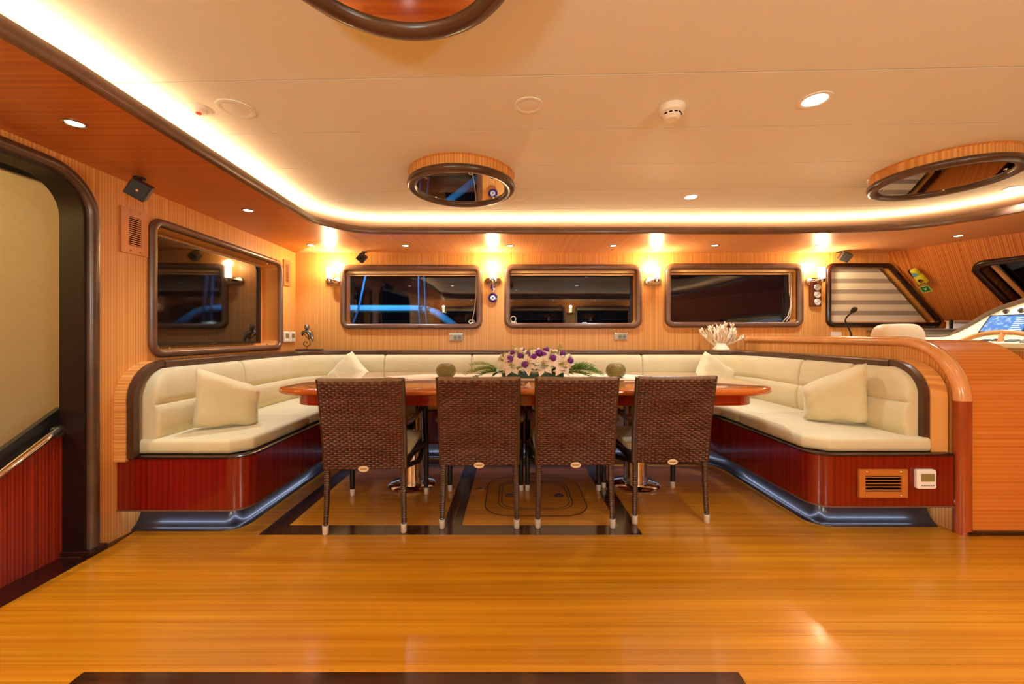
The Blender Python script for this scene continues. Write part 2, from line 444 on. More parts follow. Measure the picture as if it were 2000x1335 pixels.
inlay([(xb, ya), (xb, yb), (xb-wd, yb-wd), (xb-wd, ya+wd)], 'inlay_y')
inlay([(-0.40, ya+wd), (-0.347, ya+wd), (-0.347, yb-wd), (-0.40, yb-wd)], 'inlay_y')
inlay([(-0.345, ya+wd), (-0.29, ya+wd), (-0.29, yb-wd), (-0.345, yb-wd)], 'inlay_y')
inlay([(-1.40, 1.302), (-1.32, 1.195), (0.66, 1.195), (0.74, 1.302)], 'inlay_x')
inlay([(-1.40, 1.302), (-1.40, 0.2), (-1.29, 0.2), (-1.29, 1.195), (-1.32, 1.195)], 'inlay_y')
inlay([(0.74, 1.302), (0.66, 1.195), (0.63, 1.195), (0.63, 0.2), (0.74, 0.2)], 'inlay_y')
# floor hatch with routed rings and pulls between the inlay strips
hx, hy = 0.155, 2.76
fh = thing('floor_hatch', 'rounded wooden floor hatch with routed rings under the dining table', 'hatch', (hx, hy, 0))
mb = MB(); mb.prism(rrect(hx-0.33, hy-0.33, hx+0.33, hy+0.33, 0.16), WORLD, -0.002, 0.0016); mb.build('hatch_panel', 'floor_wood', fh)
for q, e in enumerate((0.33, 0.245, 0.225)):
    mb = MB(); sweep(mb, rrect(hx-e, hy-e, hx+e, hy+e, 0.16*e/0.33), [(-0.003, 0.0005), (0.003, 0.0005), (0.003, 0.0022), (-0.003, 0.0022)], WORLD); mb.build('groove_ring', 'shadow_gap', fh)
for q in (-0.1, 0.1):
    mb = MB(); mb.lathe([(0.032, 0.0), (0.032, 0.004), (0.022, 0.005), (0.018, 0.003)], (hx+q*1.7, hy-0.02, 0.0012), 20); mb.build('pull_ring', 'bronze', fh, smooth=True)
for (lx, ly, lab) in ((-0.43, 2.86, 'left of the hatch'), (0.66, 2.86, 'right of the hatch'), (-0.22, 2.86, 'between the dark inlay and the hatch'), (0.16, 3.16, 'behind the hatch')):
    mb = MB(); mb.prism(rrect(lx-0.034, ly-0.014, lx+0.034, ly+0.014, 0.013), WORLD, 0.0, 0.005)
    mb.lathe([(0.012, 0.005), (0.009, 0.011), (0.0, 0.011)], (lx+0.012, ly, 0), 10, cap0=False)
    tag(mb.build('floor_latch', 'bronze', loc=(lx, ly, 0.0012)), 'small metal latch set in the floor '+lab, 'latch', 'floor latches')
# ---- walls
mb = MB()
door_path = [(0.55, 0), (0.55, 1.69)] + arc(0.73, 1.69, 0.18, PI, PI/2)[1:] + arc(1.817, 1.69, 0.18, PI/2, 0) + [(1.997, 0)]
tv_hole = rrect(2.40, 1.012, 3.795, 1.768, 0.05)
outer = [(YR-0.05, 0)] + door_path + [(4.13, 0), (4.13, ZC), (YR-0.05, ZC)]
holed(mb, outer, [tv_hole], LW, 0, 0.15)
mb.prism(rrect(2.38, 0.99, 3.815, 1.79, 0.05), LW, -0.16, -0.15)
wall_left = struct(mb.build('wall_left', 'veneer_y', recalc=False), 'striped teak veneer wall with the television recess and doorway')
WIN = [(-1.774, 1.164, -0.307, 1.831), (-0.079, 1.172, 1.340, 1.836), (1.578, 1.182, 3.003, 1.845)]
FW = 0.058
def inner(w_, r=0.035): return rrect(w_[0]+FW, w_[1]+FW, w_[2]-FW, w_[3]-FW, r)
# helm side window: four-cornered with a raked forward edge
w4o = rpoly([(3.242, 1.192), (4.49, 1.192), (3.93, 1.842), (3.242, 1.842)], [0.05, 0.02, 0.06, 0.06])
w4i = rpoly([(3.295, 1.236), (4.395, 1.236), (3.895, 1.798), (3.295, 1.798)], [0.03, 0.01, 0.03, 0.03])
mb = MB()
holed(mb, [(-2.26, 0), (5.3, 0), (5.3, ZC), (-2.26, ZC)], [inner(w_) for w_ in WIN]+[w4i], BW, 0, 0.11)
wall_back = struct(mb.build('wall_back', 'veneer_x', recalc=False), 'striped teak veneer wall with three rectangular windows and sconces')
mb = MB()
WINR = [(-w_[2], w_[1], -w_[0], w_[3]) for w_ in WIN]
holed(mb, [(-5.3, 0), (2.1, 0), (2.1, ZC), (-5.3, ZC)], [inner(w_) for w_ in WINR], RWr, 0, 0.11)
struct(mb.build('wall_rear', 'veneer_x', recalc=False), 'striped teak veneer wall behind the viewer with three windows')
# forward raked walls (windscreen)
veneer('veneer_r', tuple(RE1), lin(220, 140, 66), lin(182, 94, 34), period=0.0145)
uA, vA = on_right(1880, 512); uB, vB = on_right(1962, 594)
sl = (uB-uA)/(vB-vA)
ws = [(uA+1.7, vA), (uA, vA), (uA+sl*(-0.95), vA-0.95), (uA+1.7, vA-0.95)]
wsi = rpoly(offset(ws, -0.062), [0.04, 0.04, 0.02, 0.04])
mb = MB(); holed(mb, [(-0.06, -1.7), (3.13, -1.7), (3.13, 0.2), (-0.06, 0.2)], [wsi], RW, 0, 0.10)
wall_right = struct(mb.build('wall_right', 'veneer_r', recalc=False), 'raked forward bulkhead of striped veneer around the windscreen')
mir = lambda f: (lambda u, v, w=0.0: (lambda p: Vector((p.x, 2*YC-p.y, p.z)))(f(u, v, w)))
mb = MB(); holed(mb, [(-0.06, -1.7), (3.13, -1.7), (3.13, 0.2), (-0.06, 0.2)], [], mir(RW))
struct(mb.build('wall_right_aft', 'veneer_r', recalc=False), 'second raked forward bulkhead outside the view')
# ---- window makers
FPROF = [(0.0, -0.012), (0.0, 0.018), (0.006, 0.028), (0.018, 0.034), (0.04, 0.034), (0.052, 0.027), (0.058, 0.014), (0.058, -0.001), (0.03, -0.012)]
def make_window(n, label, fr, loop_in, uv, frame_prof=FPROF, blind=True, depth=0.10):
    o = bpy.data.objects.new('window_%d' % n, None); COL.objects.link(o); struct(o, label)
    o.location = fr(uv[0], uv[1]); OFF[o.name] = Vector(o.location)
    mb = MB(); sweep(mb, loop_in, frame_prof, fr); mb.build('window_frame', 'dark_trim', o, smooth=50)
    mb = MB(); mb.prism(loop_in, fr, -depth-0.008, -depth); mb.build('pane', 'pane', o)
    if blind:
        u0, v0, u1, v1 = uv
        mb = MB(); mb.box(u0+FW+0.004, v1-FW-0.028, -0.085, u1-FW-0.004, v1-FW-0.001, -0.02, fr); mb.build('blind_cassette', 'blind_rail', o, bevel=0.004)
        mb = MB(); mb.box(u0+FW+0.006, v1-FW-0.05, -0.06, u1-FW-0.006, v1-FW-0.034, -0.048, fr); mb.build('blind_bottom_rail', 'blind_rail', o, bevel=0.004)
    return o
wn = ['rectangular window nearest the television wall, blue railing beyond the glass', 'rectangular window behind the flowers in the middle of the wall', 'rectangular window behind the white coral']
wins = [make_window(i+1, wn[i], BW, inner(w_), w_) for i, w_ in enumerate(WIN)]
for i, w_ in enumerate(WINR):
    make_window(i+6, ['first', 'second', 'third'][i]+' window from the helm in the wall behind the viewer', RWr, inner(w_), w_)
def cordline(win, pts, fr):
    mb = MB(); mb.tube([fr(*p) for p in pts], 0.0045, 6); mb.build('blind_cord', 'cord', win, smooth=True)
u0, v0, u1, v1 = WIN[0]
cordline(wins[0], [(u1-0.066, v1-0.09, -0.03), (u1-0.068, v0+0.35, -0.03), (u1-0.085, v0+0.2, -0.03), (u1-0.105, v0+0.1, -0.03), (u1-0.11, v0+0.075, -0.03)]
         + [(u1-0.115+0.03*math.cos(a), v0+0.082+0.018*math.sin(a), -0.035+0.01*math.sin(2*a)) for a in [x*0.5 for x in range(0, 20)]], BW)
u0, v0, u1, v1 = WIN[1]
cordline(wins[1], [(u0+0.11, v0+0.064, -0.03), (u0+0.07, v0+0.066, -0.025)] + [(u0+0.092+0.026*math.cos(a), v0+0.1+0.03*math.sin(a), -0.03) for a in [-1.6+x*0.45 for x in range(0, 15)]] + [(u0+0.13, v0+0.066, -0.035)], BW)
u0, v0, u1, v1 = WIN[2]
for dx in (0, 0.018):
    cordline(wins[2], [(u1-0.085-dx, v1-0.08, -0.05), (u1-0.08-dx, v1-0.3, -0.05), (u1-0.075-dx*0.4, v0+0.25, -0.05), (u1-0.095-dx, v0+0.12, -0.05), (u1-0.13-dx*2, v0+0.066, -0.05)], BW)
# helm side window with zebra blind
w4 = bpy.data.objects.new('window_4', None); COL.objects.link(w4); struct(w4, 'raked helm side window covered by a cream and grey zebra blind')
w4.location = BW(3.242, 1.192); OFF['window_4'] = Vector(w4.location)
mb = MB(); sweep(mb, w4i, [(0.0, -0.012), (0.0, 0.012), (0.01, 0.024), (0.036, 0.024), (0.05, 0.012), (0.052, -0.001)], BW); mb.build('window_frame', 'wenge', w4, smooth=50)
mb = MB(); mb.prism(w4i, BW, -0.105, -0.098); mb.build('pane', 'pane', w4)
zz, z1_, kk = 1.246, 1.80, 0
redge = lambda z: 4.395-(z-1.236)*(0.5/0.562)-0.055
seq = []
while zz < z1_:
    h = 0.066 if kk % 2 == 0 else 0.046
    seq.append((zz, min(zz+h, z1_), kk % 2)); zz += h; kk += 1
for (a, c, g) in seq:
    mb = MB(); dd = -0.052 if g else -0.048
    mb.prism([(3.30, a), (redge(a), a), (redge(c), c), (3.30, c)], BW, dd, dd+0.004); mb.build('blind_band', 'blind_grey' if g else 'blind_cream', w4)
mb = MB(); mb.prism([(3.30, 1.238), (redge(1.238)-0.01, 1.238), (redge(1.25)-0.01, 1.25), (3.30, 1.25)], BW, -0.056, -0.04); mb.build('blind_bottom_rail', 'blind_rail', w4)
# windscreen pane
w5 = bpy.data.objects.new('window_5', None); COL.objects.link(w5); struct(w5, 'dark windscreen pane at the far right above the helm')
w5.location = RW(uA, vA); OFF['window_5'] = Vector(w5.location)
mb = MB(); sweep(mb, wsi, [(0.0, -0.1), (0.0, 0.01), (0.012, 0.026), (0.046, 0.026), (0.06, 0.012), (0.062, -0.001)], RW); mb.build('window_frame', 'wenge', w5, smooth=50)
mb = MB(); mb.prism(wsi, RW, -0.11, -0.1); mb.build('pane', 'tv_glass', w5)
mb = MB()
mb.tube([RW(uA+0.16, vA-0.09, -0.05), RW(uA+0.16+sl*(-0.75), vA-0.09-0.75, -0.05)], 0.018, 8); mb.build('mullion', 'rail_wood', w5)
# ---- doorway in the left wall
d1 = bpy.data.objects.new('door_1', None); COL.objects.link(d1); struct(d1, 'dark wenge door frame with rounded corners leading to the stairs')
d1.location = LW(1.997, 0); OFF['door_1'] = Vector(d1.location)
rp_ = door_path[::-1]
mb = MB(); sweep(mb, rp_, [(0.0, -0.09), (0.0, 0.014), (0.008, 0.026), (0.02, 0.032), (0.036, 0.032), (0.05, 0.02), (0.055, 0.0), (0.05, -0.09)], LW, closed=False); mb.build('door_casing', 'sofa_trim', d1, smooth=50)
mb = MB(); sweep(mb, rp_, [(-0.012, -0.115), (-0.012, 0.0), (0.002, 0.004), (0.002, -0.115)], LW, closed=False); mb.build('door_jamb', 'jamb_dark', d1, smooth=50)
mb = MB(); mb.box(1.975, 0.002, -0.12, 2.065, 0.03, 0.045, LW); mb.build('plinth', 'wenge', d1, bevel=0.006)
# ---- stairwell beyond
mb = MB(); mb.box(-3.12, 0.0, -1.6, -3.06, 3.7, 2.6); mb.box(-3.12, 3.2, -1.6, -2.4, 3.26, 2.6)
light('stairwell_fill', 'POINT', (-2.7, 1.0, 2.3), 75.0, WARM, 0.06)  # unseen fill light, added to brighten the dark stairwell
struct(mb.build('wall_stairwell', 'cream_wall'), 'cream stairwell wall seen through the doorway')
mb = MB(); mb.box(-3.06, 0.0, 2.10, -3.045, 3.2, 2.17); struct(mb.build('trim_1', 'black'), 'black band along the top of the stairwell wall')
mb = MB(); mb.box(-3.2, 0.0, 2.5, -2.2, 3.3, 2.56); struct(mb.build('ceiling_stairwell', 'cream_wall'), 'stairwell ceiling beyond the doorway')
RP = lambda u: 0.655-0.60*(1.99-u)
mb = MB(); mb.prism([(0.95, 0), (1.995, 0), (1.995, RP(1.995)), (0.95, RP(0.95))], LW, -0.115, -0.10)
struct(mb.build('wall_stair_side', 'red_veneer'), 'reddish striped stair side panel with a sloping top')
mb = MB(); mb.prism([(0.95, RP(0.95)), (1.995, RP(1.995)), (1.995, RP(1.995)+0.085), (0.95, RP(0.95)+0.085)], LW, -0.14, -0.115)
struct(mb.build('trim_2', 'black'), 'black sloping cap above the red stair panel')
hr = thing('stair_handrail', 'polished chrome handrail sloping down beside the stairs', 'handrail', LW(1.9, RP(1.9), -0.08))
mb = MB(); mb.tube([LW(1.0, RP(1.0)+0.02, -0.07), LW(1.86, RP(1.86)+0.02, -0.07), LW(1.93, RP(1.93)+0.015, -0.078), LW(1.965, RP(1.965), -0.095)], 0.017, 14); mb.build('rail', 'chrome', hr, smooth=True)
mb = MB(); mb.tube([LW(1.955, RP(1.955)-0.005, -0.10), LW(1.957, RP(1.957)-0.005, -0.082)], 0.03, 14); mb.build('wall_flange', 'steel', hr, smooth=True)
mb = MB(); mb.prism([(0.5, -0.10), (1.97, -0.10), (1.97, 0.0), (2.07, 0.0), (2.07, 0.002), (2.25, 0.022), (2.10, 0.045), (0.5, 0.045)], lambda u, v, w=0: LW(u, 0.0, v)+Vector((0, 0, w)), 0.0, 0.004)
struct(mb.build('baseboard_left', 'wenge'), 'dark threshold strip on the floor along the left wall')
# ---- ceiling panels, soffit, cove
ce = MB(); ce.box(-2.4, YR-0.05, ZC+0.012, 5.6, YB+0.05, ZC+0.05)
ceiling = struct(ce.build('ceiling', 'ceiling_gap'), 'cream vinyl ceiling in wide panels above the cove light')
ps = 0.405; sl_ = -0.028; first = None
for i in range(-8, 9):
    y0 = 1.535+i*ps
    if y0 > 4.4 or y0+ps < -1.9: continue
    if first is None:
        pm = MB(); pm.prism([(-2.6, 0.003), (5.6, 0.003), (5.6, ps-0.003), (-2.6, ps-0.003)], lambda u, v, w=0: Vector((u, v+sl_*u, w)), 0, 0.012)
        first = pm.build('ceiling_panel', 'ceiling_vinyl', ceiling); o = first
    else: o = first.copy(); COL.objects.link(o)
    o.location = (0, y0, ZC)
lipx = lambda y: -1.385-0.045*y
half = [(lipx(YC), YC), (lipx(2.0), 2.0), (lipx(2.85), 2.85)]
half += arc(-1.095, 2.91, 0.42, PI, PI/2, 12)[1:]
half += [(0.0, 3.33), (1.4, 3.33)] + [(2.30, 3.33), (2.62, 3.31), (2.90, 3.27), (3.14, 3.20), (3.32, 3.08), (3.44, 2.92), (3.515, 2.70), (3.56, 2.40), (3.60, 1.9), (3.61, YC)]
mirp = lambda P: [(x, 2*YC-y) for x, y in P]
lip = half + mirp(half)[::-1][1:-1]           # clockwise seen from above: start left, back, right, rear
SO = HZ(ZS)
mb = MB(); i_arc = 3+6
pol = [(XL(YB), YB)] + [half[i] for i in range(i_arc, len(half))] + [(5.3, YC), (5.3, YB)]
def soffit(pol, mat, name, label):
    mb = MB(); holed(mb, pol, [], SO, 0.0); holed(mb, pol, [], SO, 0.03)
    return struct(mb.build(name, mat, recalc=False), label)
soffit(pol, 'soffit_x', 'trim_3', 'striped wooden soffit under the cove above the windows')
mh = mirp(half)
pol = [(XL(YB), YB)] + half[:i_arc+1][::-1] + mh[1:i_arc+1] + [(XL(YR), YR)]
soffit(pol, 'soffit_y', 'trim_4', 'striped wooden soffit above the television wall')
pol = [(XL(YR), YR)] + mh[i_arc:] + [(5.3, YC), (5.3, YR)]
soffit(pol, 'soffit_x', 'trim_5', 'striped wooden soffit behind the viewer')
lipc = lip[::-1]                               # CCW: outward = away from the room centre
mb = MB(); sweep(mb, lipc, [(-0.016, ZS-0.006), (-0.022, ZS+0.004), (-0.022, ZS+0.03), (-0.015, ZS+0.048), (0.0, ZS+0.05), (0.012, ZS+0.044), (0.012, ZS-0.006)], WORLD)
struct(mb.build('trim_6', 'dark_trim', smooth=50), 'dark wooden lip along the edge of the lit cove')
mb = MB(); sweep(mb, lipc, [(0.05, ZS+0.054), (0.075, ZS+0.054)], WORLD, closed_prof=False)
led = mb.build('cove_light_strip', 'cove_led', recalc=False)
tag(led, 'warm LED strip glowing in the ceiling cove', 'light strip')
# ================================================================== U-SHAPED SOFA
sofa = thing('banquette_sofa', 'long U-shaped cream upholstered banquette with mahogany base around the table', 'sofa', (0.1, 3.8, 0))
base_path = [(-2.145, 2.16)] + arc(-1.55, 2.26, 0.10, -PI/2, 0, 6) + [(-1.45, 3.2)] + arc(-1.15, 3.2, 0.30, PI, PI/2, 8)[1:] + arc(1.36, 3.2, 0.30, PI/2, 0, 8) + [(1.66, 3.19)] + arc(1.78, 2.31, 0.10, PI, 1.5*PI, 6) + [(2.45, 2.21)]
# note: along this path the room side is to the right-hand side
def part_path(i0, i1): return base_path[i0:i1]
nA = 8
segs = [('mahogany_x', 0, 2), ('mahogany_y', 1, 8), ('mahogany_y', 7, 9), ('mahogany_x', 8, 26), ('mahogany_y', 25, len(base_path)-7), ('mahogany_y', len(base_path)-8, len(base_path)-1), ('mahogany_x', len(base_path)-2, len(base_path))]
for (mt, i0, i1) in segs:
    pp = base_path[i0:i1]
    if len(pp) < 2: continue
    mb = MB(); sweep(mb, pp, [(0.0, 0.15), (0.0, 0.430), (-0.02, 0.430), (-0.02, 0.15)], WORLD, closed=False); mb.build('base_panel', mt, sofa, smooth=30)
mb = MB(); sweep(mb, base_path, [(0.002, 0.430), (0.006, 0.433), (0.006, 0.440), (0.0, 0.444), (-0.05, 0.444), (-0.05, 0.430)], WORLD, closed=False); mb.build('seat_lip', 'wenge', sofa, smooth=40)
mb = MB(); sweep(mb, base_path, [(0.001, 0.147), (0.006, 0.148), (0.006, 0.154), (0.001, 0.155)], WORLD, closed=False); mb.build('edge_bead', 'dark_trim', sofa)
kick_path = [(-2.145, 2.24)] + arc(-1.65, 2.36, 0.12, -PI/2, 0, 8) + [(-1.53, 3.2)] + arc(-1.15, 3.2, 0.38, PI, PI/2, 8)[1:] + arc(1.36, 3.2, 0.38, PI/2, 0, 8) + [(1.74, 3.19)] + arc(1.86, 2.41, 0.12, PI, 1.5*PI, 8) + [(2.45, 2.29)]
mb = MB(); sweep(mb, kick_path, [(-0.074, 0.19), (-0.072, 0.15), (-0.068, 0.11), (-0.059, 0.072), (-0.044, 0.042), (-0.022, 0.02), (-0.004, 0.009), (0.0, 0.0005), (-0.08, 0.0005), (-0.09, 0.19)], WORLD, closed=False)
plain('kick_dark', lin(34, 26, 25), rough=0.28, coat=0.25)
mb.build('kick_cove', 'kick_dark', sofa, smooth=60)
mb = MB(); sweep(mb, base_path, [(-0.02, 0.188), (-0.155, 0.188)], WORLD, closed=False, closed_prof=False); mb.build('base_bottom', 'wenge', sofa)
mb = MB(); sweep(mb, base_path, [(-0.0215, 0.178), (-0.0215, 0.165)], WORLD, closed=False, closed_prof=False); mb.build('plinth_light_strip', 'kick_led', sofa, recalc=False)
# seat deck under the cushions
mb = MB(); holed(mb, base_path + [(2.45, YB-0.005), (-2.23, YB-0.005)], [], HZ(0.43)); mb.build('seat_deck', 'black_matte', sofa, recalc=False)
# --- cushions
def puffy(mb, poly, z0, z1, r, crown=0.0):
    lay = [(r*(1-math.sin(a)), z0+r*(1-math.cos(a))) for a in (0, PI/6, PI/3, PI/2)] + [(r*(1-math.cos(a)), z1-r+r*math.sin(a)) for a in (0, PI/6, PI/3, PI/2)]
    R = [[Vector((u, v, z)) for u, v in offset(poly, -a)] for a, z in lay]
    return mb.rings(R, True, True, True)
def seat_cushion(poly, rad):
    mb = MB(); puffy(mb, rpoly(poly, [max(0.03, q) for q in rad] if isinstance(rad, list) else 0.03, 4), 0.446, 0.525, 0.022, 0.006)
    return mb.build('seat_cushion', 'cream_fabric', sofa, smooth=60)
g = 0.004
seat_cushion([(-2.10, 2.19), (-1.56, 2.19), (-1.475, 2.275), (-1.475, 2.90-g), (-2.13, 2.90-g)], [0.02, 0.03, 0.03, 0.02, 0.02])
seat_cushion([(-2.11, 2.90+g), (-1.475, 2.90+g), (-1.475, 3.2), (-1.39, 3.41), (-1.16, 3.495), (-0.75-g, 3.495), (-0.75-g, 4.02), (-2.0, 4.02), (-2.13, 3.9)], [0.02, 0.02, 0.02, 0.12, 0.02, 0.02, 0.02, 0.05, 0.05])
for a, c in ((-0.75, 0.28), (0.28, 1.0)):
    seat_cushion([(a+g, 3.495), (c-g, 3.495), (c-g, 4.02), (a+g, 4.02)], 0.02)
seat_cushion([(1.0+g, 3.495), (1.37, 3.495), (1.60, 3.41), (1.685, 3.2), (1.685, 2.98+g), (2.36, 2.98+g), (2.33, 3.9), (2.2, 4.02), (1.0+g, 4.02)], [0.02, 0.02, 0.12, 0.02, 0.02, 0.02, 0.05, 0.05, 0.02])
seat_cushion([(1.685, 2.98-g), (1.685, 2.32), (1.78, 2.235), (2.37, 2.235), (2.37, 2.98-g)], [0.02, 0.03, 0.03, 0.02, 0.02])
# back path (rear of the back cushions) from the left near end round to the right near end
back = [(-2.10, 2.215), (-2.115, 2.8)] + arc(-1.70, 3.60, 0.42, PI, PI/2, 14) + arc(1.93, 3.60, 0.42, PI/2, 0, 14) + [(2.365, 2.9), (2.385, 2.285)]
def resample(path, n):
    d = [0]
    for i in range(1, len(path)): d.append(d[-1]+(Vector(path[i])-Vector(path[i-1])).length)
    out = []
    for k in range(n+1):
        s = d[-1]*k/n; j = 1
        while j < len(d)-1 and d[j] < s: j += 1
        t = (s-d[j-1])/max(1e-9, d[j]-d[j-1]); out.append(tuple(Vector(path[j-1]).lerp(Vector(path[j]), t)))
    return out, d[-1]
NB = 400
backr, blen = resample(back, NB)
def s_at(test):
    for i, p in enumerate(backr):
        if test(p): return i
    return NB
cuts = [0, s_at(lambda p: p[0] < -1.9 and p[1] > 2.98), s_at(lambda p: p[0] > -1.26), s_at(lambda p: p[0] > -0.41), s_at(lambda p: p[0] > 0.35), s_at(lambda p: p[0] > 1.27),
        s_at(lambda p: p[0] > 2.2 and p[1] < 3.14), s_at(lambda p: p[0] > 2.2 and p[1] < 2.70), NB]
CPROF = [(0.0, 0.0), (0.10, 0.0), (0.122, 0.02), (0.132, 0.08), (0.133, 0.16), (0.126, 0.195), (0.108, 0.205), (0.116, 0.216), (0.117, 0.25), (0.108, 0.33), (0.096, 0.375), (0.078, 0.398), (0.05, 0.405), (0.0, 0.405)]
for ci in range(len(cuts)-1):
    i0, i1 = cuts[ci], cuts[ci+1]
    step = max(1, (i1-i0)//28)
    idx = list(range(i0, i1, step))
    if i1-idx[-1] < step*0.6 and len(idx) > 2: idx[-1] = i1
    else: idx.append(i1)
    pts = [backr[i] for i in idx]
    # rounded ends
    L_ = [0]
    for i in range(1, len(pts)): L_.append(L_[-1]+(Vector(pts[i])-Vector(pts[i-1])).length)
    tot = L_[-1]
    ss = [0.002, 0.006, 0.013, 0.022] + [s for s in L_[1:-1] if 0.03 < s < tot-0.03] + [tot-0.022, tot-0.013, tot-0.006, tot-0.002]
    if ci in (0, len(cuts)-2):
        ex = [0.035, 0.05, 0.07, 0.09, 0.115, 0.145, 0.175]
        ss = sorted(ss + (ex if ci == 0 else [tot-e for e in ex]))
    rings = []
    for s in ss:
        j = 1
        while j < len(L_)-1 and L_[j] < s: j += 1
        t = (s-L_[j-1])/max(1e-9, L_[j]-L_[j-1]); p = Vector(pts[j-1]).lerp(Vector(pts[j]), t); tg = (Vector(pts[j])-Vector(pts[j-1])).normalized()
        nn = Vector((tg.y, -tg.x))
        e = min(s, tot-s); ke = 1.0 if e >= 0.022 else 1-0.16*(1-math.sqrt(max(0, 1-(1-e/0.022)**2)))
        top = 0.405
        if ci == 0 and s < 0.16: top = 0.405-(0.16-math.sqrt(max(0, 0.16**2-(0.16-s)**2)))
        if ci == len(cuts)-2 and tot-s < 0.16: top = 0.405-(0.16-math.sqrt(max(0, 0.16**2-(0.16-(tot-s))**2)))
        ring = []
        for a, h in CPROF:
            hh = 0.2025+(h-0.2025)*ke; lim = top-(0.405-CPROF[-1][1])
            if hh > top-0.03: hh = top-0.03+(hh-(top-0.03))*0.03/max(0.03, 0.405-(top-0.03))
            ring.append(Vector((p.x+nn.x*a*ke, p.y+nn.y*a*ke, 0.508+hh)))
        rings.append(ring)
    mb = MB(); mb.rings(rings, True, True, True); mb.build('back_cushion', 'cream_fabric', sofa, smooth=50)
# backrest shell and dark trim
mb = MB()
shell = [(p[0], p[1]) for p in back]
trim_i = [p for p in backr[int(NB*0.15/blen):int(NB*(1-0.15/blen))]]
trim_h = [trim_i[i] for i in range(0, len(trim_i)-3, 6)] + [trim_i[-1]]
# horizontal dark trim in lengths
cutsx = [0, int(len(trim_h)*0.24), int(len(trim_h)*0.66), int(len(trim_h)*0.86), len(trim_h)-1]
for a, c in zip(cutsx[:-1], cutsx[1:]):
    mb = MB(); sweep(mb, trim_h[a:c+1], [(0.058, 0.906), (0.062, 0.912), (0.062, 0.944), (0.056, 0.952), (-0.05, 0.952), (-0.05, 0.906)], WORLD, closed=False); mb.build('back_trim', 'sofa_trim', sofa, smooth=40)
# vertical end curves of the trim
def end_trim(p0, dirv, ysgn, name):
    # in the plane (along path, z): from horizontal run down to the seat lip
    r = 0.235; base = Vector((p0[0], p0[1])); d = Vector(dirv)
    path = [(0.0, 0.0)] + [(r*math.sin(a)*1.0, -(r-r*math.cos(a))) for a in [PI/2*i/10 for i in range(1, 11)]] + [(r, -0.47)]
    return base, d, path
def end_curve(p_end, d, r, z_low, mat='dark_trim', in0=-0.05, in1=0.062, th=0.046, zc=0.952, name='back_trim'):
    """d: unit 2-D direction toward the viewer along the run"""
    d = Vector(d).normalized(); nrm = Vector((-d.y, d.x))   # room side decided by caller through in0/in1
    path = [(0.0, zc)] + [(r*math.sin(a), zc-r+r*math.cos(a)) for a in [PI/2*i/12 for i in range(1, 13)]] + [(r, z_low)]
    fr = lambda u, v, w=0.0: Vector((p_end[0]+d.x*u+nrm.x*w, p_end[1]+d.y*u+nrm.y*w, v))
    mb = MB(); sweep(mb, path, [(-0.0, in0), (-0.0, in1), (-th, in1), (-th, in0)] if False else [(0.0, in0), (0.0, in1), (th, in1), (th, in0)], fr, closed=False)
    return mb, fr, path
pl, pr = trim_h[0], trim_h[-1]
dl = (Vector(trim_h[0])-Vector(trim_h[1])).normalized(); dr = (Vector(trim_h[-1])-Vector(trim_h[-2])).normalized()
mb, frl, pathl = end_curve(pl, dl, 0.20, 0.436, in0=0.018, in1=0.055, th=0.034)
mb.build('back_trim', 'sofa_trim', sofa, smooth=40)
mb, frr, pathr = end_curve(pr, dr, 0.20, 0.436, in0=-0.055, in1=-0.018, th=0.034)
mb.build('back_trim', 'sofa_trim', sofa, smooth=40)
# wooden shell outside the trim, left end (closes the gap to the wall) and round the back
def shell_end(fr, r, w0, w1, t):
    path = [(-1.6, 0.9)] + [(-0.0, 0.9)] + [((r+t)*math.sin(a), 0.952-r-t*0+ (r+t)*math.cos(a)-t) for a in [PI/2*i/12 for i in range(0, 13)]] + [(r+t, 0.42), (-1.6, 0.42)]
    mb = MB(); mb.prism(path, fr, w0, w1); return mb
mb = MB(); pth = [(-0.3, 0.905), (0, 0.952)] + [(0.05*math.sin(a)*0+ (0.207)*math.sin(a), 0.952-0.20+0.20*math.cos(a)+0.0*1) for a in [PI/2*i/12 for i in range(0, 13)]][1:] + [(0.207, 0.42), (0.0, 0.42), (-0.3, 0.42)]
mb.prism(pth, frl, -0.07, 0.018); mb.build('end_shell', 'veneer_z', sofa)
mb = MB(); mb.prism(pth, frr, -0.018, 0.08); mb.build('end_shell', 'veneer_y', sofa)
mb = MB(); sweep(mb, trim_h, [(0.0, 0.43), (0.0, 0.91), (-0.05, 0.91), (-0.05, 0.43)], WORLD, closed=False); mb.build('back_shell', 'veneer_z', sofa)
# fill between trim and walls (ledge at the corners)
def ledge(poly):
    mb = MB(); mb.prism(poly, WORLD, 0.93, 0.950); mb.build('corner_ledge', 'sofa_trim', sofa)
ledge([(-2.22, 4.11), (-2.20, 3.5)] + [p for p in offset(backr, -0.048, False) if p[0] < -1.5 and p[1] > 3.5] + [(-1.5, 4.11)])
ledge([(1.75, 4.11)] + [p for p in offset(backr, -0.048, False) if p[0] > 1.75 and p[1] > 3.5] + [(2.46, 3.5), (2.42, 4.11)])
ledge([(-1.5, 4.11), (-1.5, 4.066), (1.75, 4.066), (1.75, 4.11)])
